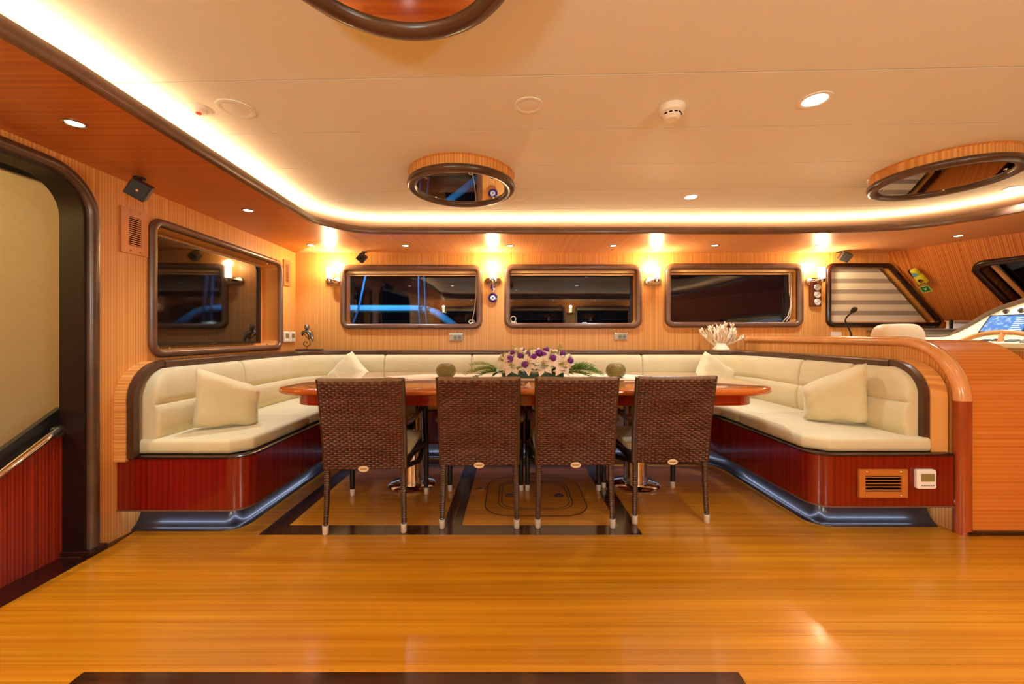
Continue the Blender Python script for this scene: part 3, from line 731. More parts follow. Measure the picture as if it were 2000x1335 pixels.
# --- pillows
def pillow(label, c, w_, h_, t_, rx, ry, rz, group='scatter cushions on the banquette', sag=0.0):
    mb = MB(); n = 16; V = {}
    for s in (0, 1):
        for i in range(n+1):
            for j in range(n+1):
                u, v = -1+2*i/n, -1+2*j/n
                pin = 1-0.10*(1-abs(v)**2.0)*abs(u)**3; pin2 = 1-0.10*(1-abs(u)**2.0)*abs(v)**3
                x, z = u*w_/2*pin, v*h_/2*pin2
                rc_ = 1-0.07*(u*v)**4; x *= rc_; z *= rc_
                if sag: z -= abs(sag)*h_*((u*(1 if sag > 0 else -1)+1)/2)**1.3*((v+1)/2)
                e = max(0, (1-u**4)*(1-v**4))**0.45
                wr = (0.012*math.sin(7*u+3*v)+0.010*math.sin(11*v-6*u+2))*e*(1-e)*4*0.5
                y = (t_/2*e+wr)*(1 if s else -1)
                V[(s, i, j)] = (x, y, z)
    R = Matrix.Rotation(rz, 3, 'Z') @ Matrix.Rotation(rx, 3, 'X') @ Matrix.Rotation(ry, 3, 'Y')
    idx = {}; vs = []
    for k_, p in V.items():
        s, i, j = k_
        if s == 1 and (i in (0, n) or j in (0, n)): idx[k_] = idx[(0, i, j)]; continue
        idx[k_] = len(vs); vs.append(Vector(c)+R @ Vector(p))
    fs = []
    for s in (0, 1):
        for i in range(n):
            for j in range(n):
                q = [idx[(s, i, j)], idx[(s, i+1, j)], idx[(s, i+1, j+1)], idx[(s, i, j+1)]]
                fs.append(q if s == 0 else q[::-1])
    mb.add(vs, fs)
    zmin = min(p.z for p in mb.v)
    o = mb.build('throw_pillow', 'pillow_fabric', loc=(c[0], c[1], zmin), smooth=80)
    return tag(o, label, 'pillow', group)
pillow('cream pillow standing near the open end of the sofa under the television', (-1.78, 2.50, 0.715), 0.36, 0.40, 0.15, 0.20, 0.04, 0.66, sag=0.36)
pillow('cream pillow leaning in the sofa corner beside the metal figurine', (-1.52, 3.70, 0.715), 0.38, 0.38, 0.13, -0.3, 0.72, -0.25)
pillow('cream pillow leaning in the sofa corner below the white coral', (1.88, 3.72, 0.715), 0.38, 0.38, 0.13, -0.25, 0.62, 0.25)
pillow('cream pillow standing on the sofa beside the helm partition', (2.10, 2.60, 0.73), 0.36, 0.42, 0.15, 0.20, -0.04, -0.66, sag=-0.40)
# ================================================================== HELM PARTITION
hp = thing('helm_partition', 'rounded striped-veneer partition with solid wood edge between sofa and helm', 'partition', (2.8, 2.6, 0))
pprof = [(YB-0.01, 0.0), (YB-0.01, 1.072), (2.54, 1.072)] + [(2.54-0.335*math.sin(a), 1.072-0.335+0.335*math.cos(a)) for a in [PI/2*i/14 for i in range(1, 15)]] + [(2.205, 0.0)]
PX0, PX1 = 2.475, 2.94
frP = lambda u, v, w=0.0: Vector((w - 0.035*(u-2.5) if w < 2.7 else w, u, v))
mb = MB(); mb.prism(pprof, frP, PX0, PX0+0.05); mb.build('side_panel', 'veneer_y', hp)
curve = pprof[2:]
back_in = [(2.9, 1.072)]
mb = MB(); sweep(mb, [(2.95, 1.071)]+curve, [(0.0, 2.53), (0.0, PX1), (-0.03, PX1), (-0.03, 2.53)], lambda u, v, w=0.0: Vector((w, u, v)), closed=False)
o = mb.build('front_wrap', 'veneer_wrap' if 'veneer_wrap' in MAT else 'veneer_z', hp, smooth=40)
railp = pprof[1:]
rr_ = 0.034
prf = [(rr_*math.cos(a)-0.012, PX0+0.022+0.042*math.sin(a)) for a in [2*PI*i/14 for i in range(14)]]
nr = len(railp)
for a, c in ((0, 2), (1, nr-1), (nr-2, nr)):
    mb = MB(); sweep(mb, railp[a:c], prf, frP, closed=False); mb.build('edge_rail', 'rail_wood' if c < nr else 'rail_red', hp, smooth=60) if 'rail_red' in MAT else mb.build('edge_rail', 'rail_wood', hp, smooth=60)
mb = MB(); mb.box(2.50, 2.188, 0.0, PX1, 2.215, 0.022); mb.build('foot_strip', 'wenge', hp, bevel=0.004)
mb = MB(); mb.tube([frP(2.23, 0.012, PX0-0.006), frP(2.19, 0.012, PX0+0.02), (2.56, 2.19, 0.012)], 0.013, 8); mb.build('foot_strip', 'wenge', hp)
mb = MB(); mb.box(2.91, 2.25, 0.0, 2.94, 2.95, 0.74); mb.build('side_panel', 'veneer_y', hp)
# ================================================================== TABLE
tx0, tx1, ty0, ty1, tz = -1.50, 1.665, 2.385, 3.52, 0.78
tb = thing('dining_table', 'long varnished wooden dining table with rounded corners on two chrome pedestals', 'table', (0.08, 2.93, 0))
mb = MB(); loop = rrect(tx0, ty0, tx1, ty1, 0.24, 8)
lay = [(-0.012, tz-0.042), (-0.002, tz-0.036), (0.004, tz-0.022), (0.0, tz-0.008), (-0.01, tz-0.001), (-0.03, tz)]
mb.rings([[Vector((u, v, z)) for u, v in offset(loop, a)] for a, z in lay], True, True, True)
top = mb.build('table_top', 'table_wood', tb, smooth=50)
mb = MB(); sweep(mb, rrect(tx0+0.11, ty0+0.085, tx1-0.11, ty1-0.085, 0.18, 8), [(0, tz-0.115), (0, tz-0.04), (-0.03, tz-0.04), (-0.03, tz-0.115)], WORLD); mb.build('apron', 'table_red', tb, smooth=50)
for px in (-0.735, 0.91):
    mb = MB(); mb.lathe([(0.168, 0.0), (0.17, 0.012), (0.16, 0.02), (0.09, 0.026), (0.092, 0.035), (0.085, 0.06), (0.085, 0.64), (0.1, 0.66), (0.1, 0.737)], (px, 2.935, 0), 36); mb.build('pedestal', 'chrome', tb, smooth=40)
# runner
rn = [(-0.98, 3.08), (-0.72, 2.86), (0.92, 2.86), (1.16, 3.06), (0.92, 3.28), (-0.72, 3.28)]
mb = MB(); mb.prism(rn, WORLD, tz+0.0008, tz+0.003); tag(mb.build('table_runner', 'linen', loc=(0.1, 3.07, tz+0.0008)), 'cream linen table runner with pointed ends', 'runner')
# candle bowls
for px, lab in ((-0.497, 'left'), (0.782, 'right')):
    mb = MB(); c = (px, 3.0, tz+0.003)
    mb.lathe([(0.035, 0.0), (0.058, 0.012), (0.072, 0.034), (0.075, 0.055), (0.070, 0.078), (0.055, 0.098), (0.044, 0.104), (0.040, 0.1), (0.062, 0.07), (0.062, 0.045), (0.03, 0.008)], c, 28, cap1=True)
    tag(mb.build('candle_bowl', 'gold_mosaic', loc=c, smooth=60), 'round gold mosaic candle bowl on the runner, %s of the flowers' % lab, 'candle bowl', 'gold candle bowls')
# ================================================================== CHAIRS
def wrapped(mb, pts, r0, r1, turns=0.0075, n=8, flat=1.0):
    """round rattan-wrapped member: radius pulses with every turn"""
    P = [Vector(p) for p in pts]; d = [0]
    for i in range(1, len(P)): d.append(d[-1]+(P[i]-P[i-1]).length)
    m_ = max(4, int(d[-1]/turns)); out = []; rad = []
    for k in range(m_*2+1):
        s = d[-1]*k/(m_*2); j = 1
        while j < len(d)-1 and d[j] < s: j += 1
        t = (s-d[j-1])/max(1e-9, d[j]-d[j-1]); out.append(P[j-1].lerp(P[j], t))
        r = r0+(r1-r0)*s/d[-1]; rad.append(r*(1.0 if k % 2 else 0.87))
    return mb.tube(out, rad, n, flat=flat)
def chair_surface(u, z):
    """wicker back: u -1..1, z height"""
    v = max(0.0, (z-0.355)/(0.858-0.355))
    hw = 0.214+0.004*v
    y = -0.012-0.085*v**1.5-0.03*(1-u*u)*(0.35+0.65*v)
    return Vector((u*hw, y, z))
def make_chair():
    r = thing('wicker_armchair', 'x', 'chair', (0, 0, 0), 'wicker armchairs along the table')
    NS, NR = 21, 42
    mb = MB(); hgt = (0.858-0.36)/NR
    for row in range(NR):
        zc = 0.362+hgt*(row+0.5); R = []
        for i in range(NS*4+1):
            u = -1+2*i/(NS*4); ph = PI*(i/4.0+row)
            p = chair_surface(u, zc); cw = math.tanh(2.2*math.cos(ph)); off = -0.0042*cw
            y = p.y-0.004+off
            hh = hgt*(0.45+0.07*cw)
            R.append([Vector((p.x, y, zc-hh)), Vector((p.x, y-0.0036, zc-hh*0.35)), Vector((p.x, y-0.0036, zc+hh*0.35)), Vector((p.x, y, zc+hh))])
        mb.rings(R, False)
    bk = mb.build('backrest', 'wicker', r, smooth=70, recalc=False)
    mb = MB(); R = []
    for q in range(9):
        z = 0.358+(0.858-0.358)*q/8
        ring = [chair_surface(-1+2*i/10, z)+Vector((0, 0.0005, 0)) for i in range(11)] + [chair_surface(1-2*i/10, z)+Vector((0, 0.028, 0)) for i in range(11)]
        R.append(ring)
    mb.rings(R, True, True, True); mb.build('back_core', 'wicker_dark', r)
    mb = MB(); wrapped(mb, [chair_surface(-1+2*i/12, 0.858)+Vector((0, 0.008, 0)) for i in range(13)], 0.0165, 0.0165, 0.011); mb.build('top_rail', 'rattan_top', r, smooth=True)
    for s in (-1, 1):
        mb = MB(); wrapped(mb, [chair_surface(s, 0.36+0.508*i/10)+Vector((s*0.003, 0.01, 0)) for i in range(11)], 0.0165, 0.0165, 0.011); mb.build('side_rail', 'rattan', r, smooth=True)
        # rear leg, splayed to the rear
        mb = MB(); wrapped(mb, [(s*0.207, 0.0, 0.37), (s*0.21, -0.004, 0.2), (s*0.214, -0.012, 0.04)], 0.019, 0.015, 0.010); lg = mb.build('leg', 'rattan', r, smooth=True)
        mb = MB(); mb.lathe([(0.013, 0.0), (0.0165, 0.006), (0.0175, 0.05)], (s*0.214, -0.012, 0.0), 12); mb.build('leg_cap', 'cap_metal', lg, smooth=True)
        mb = MB(); mb.tube([(s*0.249, 0.50, 0.61), (s*0.252, 0.525, 0.3), (s*0.252, 0.53, 0.04)], [0.019, 0.018, 0.016], 10); lg = mb.build('leg', 'leg_black', r, smooth=True)
        mb = MB(); mb.lathe([(0.013, 0.0), (0.0165, 0.006), (0.017, 0.045)], (s*0.252, 0.53, 0.0), 12); mb.build('leg_cap', 'cap_metal', lg, smooth=True)
        mb = MB(); wrapped(mb, [(s*0.222, -0.02, 0.615), (s*0.24, 0.02, 0.612), (s*0.25, 0.09, 0.618), (s*0.252, 0.3, 0.634), (s*0.251, 0.47, 0.63), (s*0.249, 0.515, 0.612)], 0.02, 0.02, 0.012, flat=0.75); mb.build('armrest', 'rattan', r, smooth=True)
        mb = MB(); mb.tube([(s*0.215, 0.0, 0.40), (s*0.235, 0.27, 0.385), (s*0.247, 0.51, 0.36)], 0.018, 8); mb.tube([(s*0.248, 0.50, 0.36), (s*0.24, 0.30, 0.30), (s*0.212, 0.01, 0.36)], 0.016, 8); mb.build('seat_rail', 'leg_black', r, smooth=True)
    mb = MB(); mb.box(-0.225, 0.01, 0.345, 0.225, 0.515, 0.40); mb.build('seat_frame', 'wicker_dark', r, bevel=0.015)
    mb = MB(); puffy(mb, rrect(-0.228, 0.035, 0.228, 0.52, 0.05, 4), 0.402, 0.455, 0.02, 0.008); mb.build('seat_cushion', 'cream_fabric', r, smooth=60)
    fr = lambda u, v, w=0.0: chair_surface(u/0.214, 0.366+v)+Vector((0, -0.0115-w, 0))
    mb = MB(); mb.prism([(0.029*math.cos(a), 0.0165*math.sin(a)) for a in [2*PI*i/28 for i in range(28)]], fr, 0, 0.003); bd = mb.build('badge', 'badge', r)
    mb = MB(); mb.tube([fr(-0.019+0.038*i/30, 0.0045*math.sin(i*1.35)*(1 if i % 7 else 1.4), 0.0032) for i in range(31)], 0.0011, 5); mb.build('badge_script', 'badge_ink', bd)
    return r
def copy_tree(o, parent=None):
    c = o.copy(); COL.objects.link(c)
    if parent: c.parent = parent
    for ch in list(o.children): copy_tree(ch, c)
    return c
proto = make_chair()
spots = [(-0.820, 2.230, 3.0, 'dark brown wicker armchair at the table end nearest the doorway'),
         (-0.187, 2.292, 0.0, 'dark brown wicker armchair in front of the left gold candle bowl'),
         (0.362, 2.296, 0.0, 'dark brown wicker armchair in front of the right half of the flowers'),
         (0.932, 2.350, 2.0, 'dark brown wicker armchair at the table end nearest the helm')]
src = [proto]+[copy_tree(proto) for _ in range(3)]
for o, (x, y, a, lab) in zip(src, spots):
    o.location = (x, y, 0); o.rotation_euler = (0, 0, math.radians(a)); o['label'] = lab
# ================================================================== LEFT WALL THINGS
tvf = thing('television_surround', 'dark rounded wooden surround framing the television recess', 'frame', LW(2.36, 0.96))
mb = MB(); sweep(mb, tv_hole, [(0.0, -0.012), (0.0, 0.012), (0.006, 0.024), (0.016, 0.03), (0.03, 0.03), (0.04, 0.023), (0.046, 0.01), (0.046, -0.001)], LW); mb.build('surround_frame', 'dark_trim', tvf, smooth=50)
for (u, v) in ((2.46, 1.762), (3.66, 1.762), (3.66, 1.018), (2.55, 1.018)):
    mb = MB(); mb.sphere(LW(u, v, -0.03), 0.007, 8, 6); mb.build('screw_head', 'steel', tvf, smooth=True)
tv = thing('television', 'large black flat television recessed in the left wall', 'television', LW(3.0, 1.02, -0.1))
mb = MB(); mb.box(2.405, 1.03, -0.135, 3.68, 1.735, -0.095, LW); mb.build('tv_body', 'black', tv, bevel=0.006)
mb = MB(); mb.box(2.415, 1.052, -0.0952, 3.67, 1.725, -0.0935, LW); mb.build('screen', 'tv_glass', tv)
text_mesh('SAMSUNG', 0.014, lambda u, v, w=0.0: LW(3.05+u, 1.041+v, -0.0945+w), 'steel', 'lettering', tv)
def vent(label, fr, u0, v0, u1, v1, nsl, mat, border, horizontal=True, proud=0.012, sub=0.22):
    r = thing('air_vent', label, 'vent', fr((u0+u1)/2, v0, 0), 'air vents')
    b = border
    mb = MB(); holed(mb, [(u0, v0), (u1, v0), (u1, v1), (u0, v1)], [[(u0+b, v0+b), (u0+b, v1-b), (u1-b, v1-b), (u1-b, v0+b)]], fr, proud, proud)
    mb.rings([[fr(*p, proud) for p in ((u0, v0), (u1, v0), (u1, v1), (u0, v1))], [fr(*p, 0.0) for p in ((u0, v0), (u1, v0), (u1, v1), (u0, v1))]])
    mb.build('vent_frame', mat, r, recalc=False)
    mb = MB(); mb.box(u0+b, v0+b, 0.0005, u1-b, v1-b, 0.002, fr); mb.build('vent_backing', 'void', r)
    st = (v1-v0-2*b)/nsl
    for i in range(nsl):
        v = v0+b+st*(i+0.5); mb = MB(); mb.box(u0+b, v-st*sub, 0.003, u1-b, v+st*sub, proud-0.001, fr); mb.build('slat', mat, r)
    for u, v in ((u0+b*1.2, v0+b*0.35), (u1-b*1.2, v0+b*0.35), (u0+b*1.2, v1-b*0.35), (u1-b*1.2, v1-b*0.35)):
        mb = MB(); mb.sphere(fr(u, v, proud), 0.005, 8, 6); mb.build('screw', 'steel', r)
    return r
vent('tall copper air vent on the wall between doorway and television', LW, 2.175, 1.56, 2.344, 1.812, 14, 'vent_copper', 0.045)
vent('copper air vent in the corner beyond the television', LW, 3.875, 1.59, 4.0, 1.842, 14, 'vent_copper', 0.032)
def thermostat(label, u0):
    r = thing('thermostat', label, 'thermostat', LW(u0+0.05, 1.035), 'white thermostats in the corner')
    mb = MB(); mb.box(u0, 1.035, 0, u0+0.1, 1.14, 0.018, LW); mb.build('case', 'white_plastic', r, bevel=0.006)
    mb = MB(); mb.box(u0+0.022, 1.076, 0.018, u0+0.082, 1.12, 0.0195, LW); mb.build('display', 'lcd', r)
    for q in range(3):
        mb = MB(); mb.box(u0+0.026+q*0.02, 1.05, 0.018, u0+0.038+q*0.02, 1.06, 0.0205, LW); mb.build('button', 'white_ceiling', r)
thermostat('white wall thermostat nearer the television edge', 3.872)
thermostat('white wall thermostat next to the room corner', 3.992)
def speaker(label, mount, c, s, rot):
    r = thing('cube_speaker', label, 'speaker', mount, 'small cube speakers under the soffit')
    m_ = Vector(mount); c = Vector(c)
    mb = MB(); mb.lathe([(0.028, 0), (0.028, -0.008), (0.01, -0.012)], m_, 14); mb.tube([m_, m_.lerp(c, 0.35)+Vector((0.006, 0, 0)), c], 0.008, 8); mb.build('bracket', 'black', r, smooth=True)
    R = Matrix.Rotation(rot[2], 3, 'Z') @ Matrix.Rotation(rot[0], 3, 'X') @ Matrix.Rotation(rot[1], 3, 'Y')
    fr = lambda x, y, z: c + R @ Vector((x, y, z))
    h = s/2
    mb = MB(); mb.box(-h, -h, -h, h, h, h, fr); bd = mb.build('cabinet', 'speaker_grey', r, bevel=0.006)
    mb = MB(); mb.box(-h*0.86, -h-0.003, -h*0.86, h*0.86, -h+0.001, h*0.86, fr); mb.build('grille', 'black_matte', r)
    mb = MB(); mb.lathe([(0.006, 0.0), (0.006, 0.003), (0, 0.003)], (0, 0, 0), 10, axis='-y', cap0=False); mb.v = [fr(p.x, p.y-h-0.002, p.z) for p in mb.v]; mb.build('emblem', 'chrome', r)
speaker('black cube speaker hanging under the soffit beside the doorway', (-2.02, 2.16, ZS), (-1.965, 2.10, 1.868), 0.088, (0.35, 0.5, 0.55))
speaker('black cube speaker above the window nearest the television', (-1.505, 4.06, ZS), (-1.515, 4.02, 1.885), 0.078, (0.3, 0.72, 0.1))
speaker('dark grey cube speaker above the zebra blind window', (3.335, 4.06, ZS), (3.36, 4.02, 1.896), 0.088, (0.35, 0.5, -0.5))
# metal figurine on a tray in the sofa corner
fg = thing('figurine', 'small chrome figurine on a curled metal stem and dark tray in the corner', 'sculpture', (-2.06, 4.0, 0.952))
fb = Vector((-2.06, 4.0, 0.952))
mb = MB(); mb.prism(rpoly([(-0.10, -0.05), (0.15, -0.05), (0.15, 0.05), (-0.10, 0.05)], 0.02), lambda u, v, w=0: fb+Vector((u, v, w)), 0, 0.014); mb.build('tray', 'wenge', fg, bevel=0.004)
mb = MB(); mb.tube([fb+Vector((0, 0, 0.014))+Vector(p) for p in ((0, 0, 0), (0.0, 0, 0.022), (-0.03, 0, 0.035), (-0.036, 0, 0.055), (-0.02, 0, 0.075), (0.0, 0, 0.07), (0.002, 0, 0.055))], 0.004, 8)
mb.tube([fb+Vector((0, 0, 0.036))+Vector(p) for p in ((0.0, 0, 0), (0.025, 0, 0.012), (0.036, 0, 0.04), (0.02, 0, 0.075), (-0.015, 0, 0.11), (-0.03, 0, 0.13))], 0.004, 8); mb.build('curled_stem', 'bronze', fg, smooth=True)
mb = MB(); mb.tube([fb+Vector(p) for p in ((0.028, 0, 0.115), (0.03, 0, 0.145), (0.018, 0, 0.175), (0.004, -0.004, 0.19))], [0.012, 0.017, 0.024, 0.02], 12)
mb.tube([fb+Vector(p) for p in ((-0.002, 0, 0.19), (-0.03, -0.008, 0.185), (-0.048, -0.014, 0.165), (-0.03, -0.024, 0.155))], [0.017, 0.016, 0.013, 0.010], 10)
mb.tube([fb+Vector(p) for p in ((0.012, 0, 0.19), (0.04, -0.006, 0.175), (0.055, -0.01, 0.14), (0.064, -0.012, 0.105), (0.058, -0.012, 0.09))], [0.016, 0.017, 0.014, 0.012, 0.009], 10)
mb.build('body', 'pewter', fg, smooth=True)
mb = MB(); mb.sphere(fb+Vector((0.0, -0.004, 0.232)), 0.028, 14, 10, (0.95, 1, 1.12)); mb.tube([fb+Vector((0.0, 0, 0.19)), fb+Vector((0.0, -0.002, 0.215))], 0.01, 8); mb.sphere(fb+Vector((0.006, -0.03, 0.228)), 0.008, 8, 6); mb.build('head', 'pewter', fg, smooth=True)
# ================================================================== BACK WALL THINGS
def sconce(X, zc, label, lit=True, fr=BW, ysgn=-1):
    r = thing('wall_sconce', label, 'wall lamp', fr(X, zc, 0), 'wall sconces with glass tubes')
    mb = MB(); mb.prism([(X+p[0], zc+p[1]) for p in rrect(-0.085, -0.036, 0.085, 0.036, 0.035)], fr, 0, 0.022); mb.build('backplate', 'chrome', r, bevel=0.006)
    mb = MB(); mb.tube([fr(X, zc, 0.02), fr(X, zc, 0.115)], 0.022, 14); a = fr(X, zc, 0.115); mb.lathe([(0.0, -0.028), (0.026, -0.026), (0.03, 0.0), (0.03, 0.012)], a, 18, cap0=False); mb.build('arm', 'chrome', r, smooth=40)
    mb = MB(); c = fr(X, zc+0.012, 0.115); mb.lathe([(0.026, 0.0), (0.029, 0.01), (0.029, 0.115), (0.0265, 0.115), (0.0265, 0.01)], c, 18); mb.build('glass_shade', 'shade_glow', r, smooth=40)
    light('sconce_bulb', 'POINT', fr(X, zc+0.16, 0.115), E_SCONCE, SCONCE, 0.03, parent=r)
sconce(-1.835, 1.66, 'lit chrome wall sconce between the corner and the first window')
sconce(-0.196, 1.66, 'lit chrome wall sconce with the blue eye amulet hanging from it')
sconce(1.455, 1.66, 'lit chrome wall sconce between the second and third window')
sconce(3.115, 1.66, 'lit chrome wall sconce above the weather dials')
for X, q in ((1.7, 'first'), (0.196, 'second'), (-1.455, 'third'), (-3.1, 'fourth')): sconce(X, 1.66, q+' lit wall sconce from the doorway on the wall behind the viewer', fr=RWr)
# blue eye amulet
am = thing('eye_amulet', 'blue glass eye amulet hanging under the middle-left sconce', 'amulet', BW(-0.196, 1.487, 0.02))
ac = BW(-0.196, 1.487, 0.028)
for rad, dep, mt, nm in ((0.048, 0.008, 'eye_blue', 'glass_disc'), (0.026, 0.011, 'eye_white', 'white_ring'), (0.014, 0.013, 'eye_pale', 'iris'), (0.007, 0.015, 'eye_blue', 'pupil')):
    mb = MB(); mb.lathe([(rad, -0.006), (rad, dep*0.6), (rad*0.85, dep), (0, dep)], ac, 24, axis='-y', cap1=False); mb.build(nm, mt, am, smooth=40)
mb = MB(); mb.tube([ac+Vector((0, 0, 0.05)), ac+Vector((0.003, -0.02, 0.10)), ac+Vector((0.0, -0.05, 0.16))], 0.003, 6); mb.build('cord', 'cord', am)
for q, (dx, dz, rr, mt) in enumerate(((-0.012, 0.10, 0.013, 'bead_violet'), (-0.010, 0.122, 0.012, 'bead_violet'), (0.012, 0.085, 0.012, 'eye_white'), (0.014, 0.11, 0.010, 'eye_blue'), (-0.004, 0.078, 0.009, 'eye_blue'), (0.004, 0.068, 0.008, 'eye_white'))):
    mb = MB(); mb.sphere(ac+Vector((dx, -0.02, dz)), rr, 10, 8); mb.build('bead', mt, am, smooth=True)
# weather dials on a plaque
pq = thing('weather_station', 'narrow wooden plaque with three round brass weather dials', 'weather station', BW(3.125, 1.40))
mb = MB(); mb.box(3.07, 1.40, 0, 3.18, 1.655, 0.03, BW); mb.build('plaque', 'dial_wood', pq, bevel=0.004)
for z in (1.445, 1.52, 1.595):
    c = BW(3.132, z, 0.03); mb = MB(); mb.lathe([(0.036, 0.0), (0.037, 0.01), (0.032, 0.014), (0.031, 0.01)], c, 22, axis='-y'); dl_ = mb.build('dial', 'steel', pq, smooth=40)
    mb = MB(); mb.lathe([(0.031, 0.0102), (0.031, 0.0112), (0, 0.0112)], c, 22, axis='-y', cap1=False); mb.build('dial_face', 'dial', dl_)
    mb = MB(); mb.tube([c+Vector((-0.016, -0.0125, -0.014)), c+Vector((0.018, -0.0125, 0.016))], 0.0022, 5); mb.build('needle', 'black', dl_)
def outlet(X, z, label):
    r = thing('power_outlet', label, 'outlet', BW(X, z-0.037), 'double power outlets')
    mb = MB(); mb.box(X-0.069, z-0.037, 0, X+0.069, z+0.037, 0.010, BW); mb.build('cover_plate', 'outlet', r, bevel=0.003)
    mb = MB(); mb.box(X-0.069, z+0.026, 0.009, X+0.069, z+0.037, 0.014, BW); mb.build('hood_strip', 'steel', r)
    for dx in (-0.008, 0.036):
        c = BW(X+dx, z-0.006, 0.010); mb = MB(); mb.lathe([(0.020, -0.001), (0.020, 0.004), (0.0175, 0.004), (0.0165, 0.0015), (0.001, 0.0015)], c, 18, axis='-y'); so = mb.build('socket', 'grey_plastic', r, smooth=40)
        mb = MB()
        for q in (-0.007, 0.007): mb.lathe([(0.003, 0.0), (0.003, 0.0019), (0, 0.0019)], c+Vector((q, 0, 0)), 8, axis='-y', cap1=False)
        mb.build('pin_hole', 'void', so)
outlet(-0.577, 1.084, 'double power outlet below the window nearest the television')
outlet(1.123, 1.094, 'double power outlet below the middle window')
mb = MB(); mb.box(3.294, 1.06, 0, 3.405, 1.136, 0.008, BW); o = mb.build('switch_plate', 'white_plastic', loc=BW(3.35, 1.06), bevel=0.003); tag(o, 'small white switch plate under the zebra blind window', 'switch')
# coral on the sofa ledge
co = thing('coral', 'white branching coral standing on the sofa ledge by the partition', 'coral', (2.085, 3.98, 0.952))
cb = Vector((2.085, 3.98, 0.952))
mb = MB(); mb.lathe([(0.075, 0.0), (0.082, 0.012), (0.07, 0.03), (0.055, 0.05), (0.045, 0.07)], cb, 18); mb.build('coral_base', 'coral', co, smooth=True)
rnd = random.Random(11); mb = MB()
def branch(p, d, L, r, depth):
    pts = [p]; rad = [r]; q = Vector(p); dd = Vector(d).normalized()
    for i in range(3):
        dd = (dd+Vector((rnd.uniform(-.22, .22), rnd.uniform(-.22, .22), rnd.uniform(0, .25)))).normalized(); q = q+dd*L/3; pts.append(Vector(q)); rad.append(r*(1-0.12*(i+1)))
    pts.append(q+dd*r*0.7); rad.append(r*0.35)
    mb.tube(pts, rad, 7)
    if depth > 0:
        for _ in range(3):
            k_ = rnd.choice((1, 2, 2, 3)); nd = (dd+Vector((rnd.uniform(-.8, .8), rnd.uniform(-.5, .5), rnd.uniform(0.0, .6)))).normalized()
            branch(pts[k_], nd, L*rnd.uniform(.5, .75), r*0.8, depth-1)
for i in range(13):
    t = -1+2*i/12; br = Vector((t*1.15, rnd.uniform(-.35, .35), 1.0-0.45*abs(t)))
    branch(cb+Vector((t*0.035, rnd.uniform(-.02, .02), 0.04)), br, 0.125+0.02*rnd.random(), 0.014, 2)
for p in mb.v:
    p.z = min(p.z, cb.z+0.278+0.012*math.sin(p.x*60))
mb.build('coral_branches', 'coral', co, smooth=True)
# ================================================================== HELM
hc = thing('helm_chair', 'cream leather helm chair whose rounded back rises above the partition', 'chair', (3.02, 3.12, 0))
mb = MB(); R = []
for z, s in ((0.55, 0.98), (0.8, 1.0), (1.05, 1.02), (1.10, 1.0), (1.135, 0.94), (1.163, 0.84), (1.182, 0.68), (1.19, 0.5), (1.192, 0.25)):
    R.append([Vector((3.02+u*s, 3.12+v*(0.5+0.5*s), z)) for u, v in rrect(-0.185, -0.075, 0.185, 0.075, 0.07, 5)])
mb.rings(R, True, True, True); mb.build('seat_back', 'cream_leather', hc, smooth=60)
mb = MB(); puffy(mb, rrect(2.82, 3.05, 3.22, 3.55, 0.06), 0.5, 0.62, 0.03, 0.01); mb.build('seat_pad', 'cream_leather', hc, smooth=60)
mb = MB(); mb.lathe([(0.2, 0), (0.2, 0.02), (0.05, 0.04), (0.05, 0.5)], (3.02, 3.3, 0), 20); mb.build('seat_column', 'chrome', hc, smooth=40)
# dashboard: cream console facing aft, hood arch toward the windscreen
hl = thing('helm_console', 'cream helm console with chart screen, switches and curved grey hood', 'console', (4.0, 2.9, 0))
HT = [(3.70, 1.10), (3.56, 1.10), (3.46, 1.10), (3.37, 1.10), (3.31, 1.125), (3.24, 1.20), (3.17, 1.285), (3.10, 1.34), (3.0, 1.385), (2.9, 1.405), (2.7, 1.425), (2.4, 1.44), (1.0, 1.44)]
def hood(y):      # hood crown height along the console
    for (ya, za), (yb_, zb_) in zip(HT[:-1], HT[1:]):
        if ya >= y >= yb_: return za+(zb_-za)*(ya-y)/(ya-yb_)
    return 1.10
CY = [3.66, 3.5, 3.42, 3.37, 3.34, 3.31, 3.275, 3.24, 3.205, 3.17, 3.135, 3.1, 3.05, 3.0, 2.9, 2.8, 2.6, 2.4, 2.1, 1.7, 1.285]
cx_ = lambda y: 3.60 - 0.10*max(0.0, (y-3.2))
R = []
for y in CY:
    h = hood(y); x0 = 3.56; zt = h-0.02; x1 = x0+0.11+(zt-1.10)*0.72
    R.append([Vector((x0+0.02, y, 0.99)), Vector((x0+0.02, y, 1.0)), Vector((x0-0.10, y, 1.015)), Vector((x0-0.10, y, 1.045)), Vector((x0+0.05, y, 1.085)), Vector((x1, y, zt)), Vector((x1+0.5, y, zt-0.02)), Vector((x1+0.5, y, 0.99))])
mb = MB(); mb.box(3.585, 1.285, 0.0, 4.2, 3.66, 0.99); mb.build('console_base', 'veneer_y', hl)
mb = MB(); mb.rings(R, True, True, True); mb.build('console_body', 'dash_cream', hl)
R = []
for y in CY:
    h = hood(y); x0 = 3.56; zt = h-0.02; x1 = x0+0.11+(zt-1.10)*0.72
    R.append([Vector((x1-0.025, y, zt-0.02)), Vector((x1-0.034, y, zt+0.012)), Vector((x1+0.03, y, zt+0.03)), Vector((x1+0.55, y, zt+0.01)), Vector((x1+0.55, y, zt-0.01)), Vector((x1, y, zt-0.012))])
mb = MB(); mb.rings(R, True, True, True); mb.build('hood', 'dash_grey', hl, smooth=40)
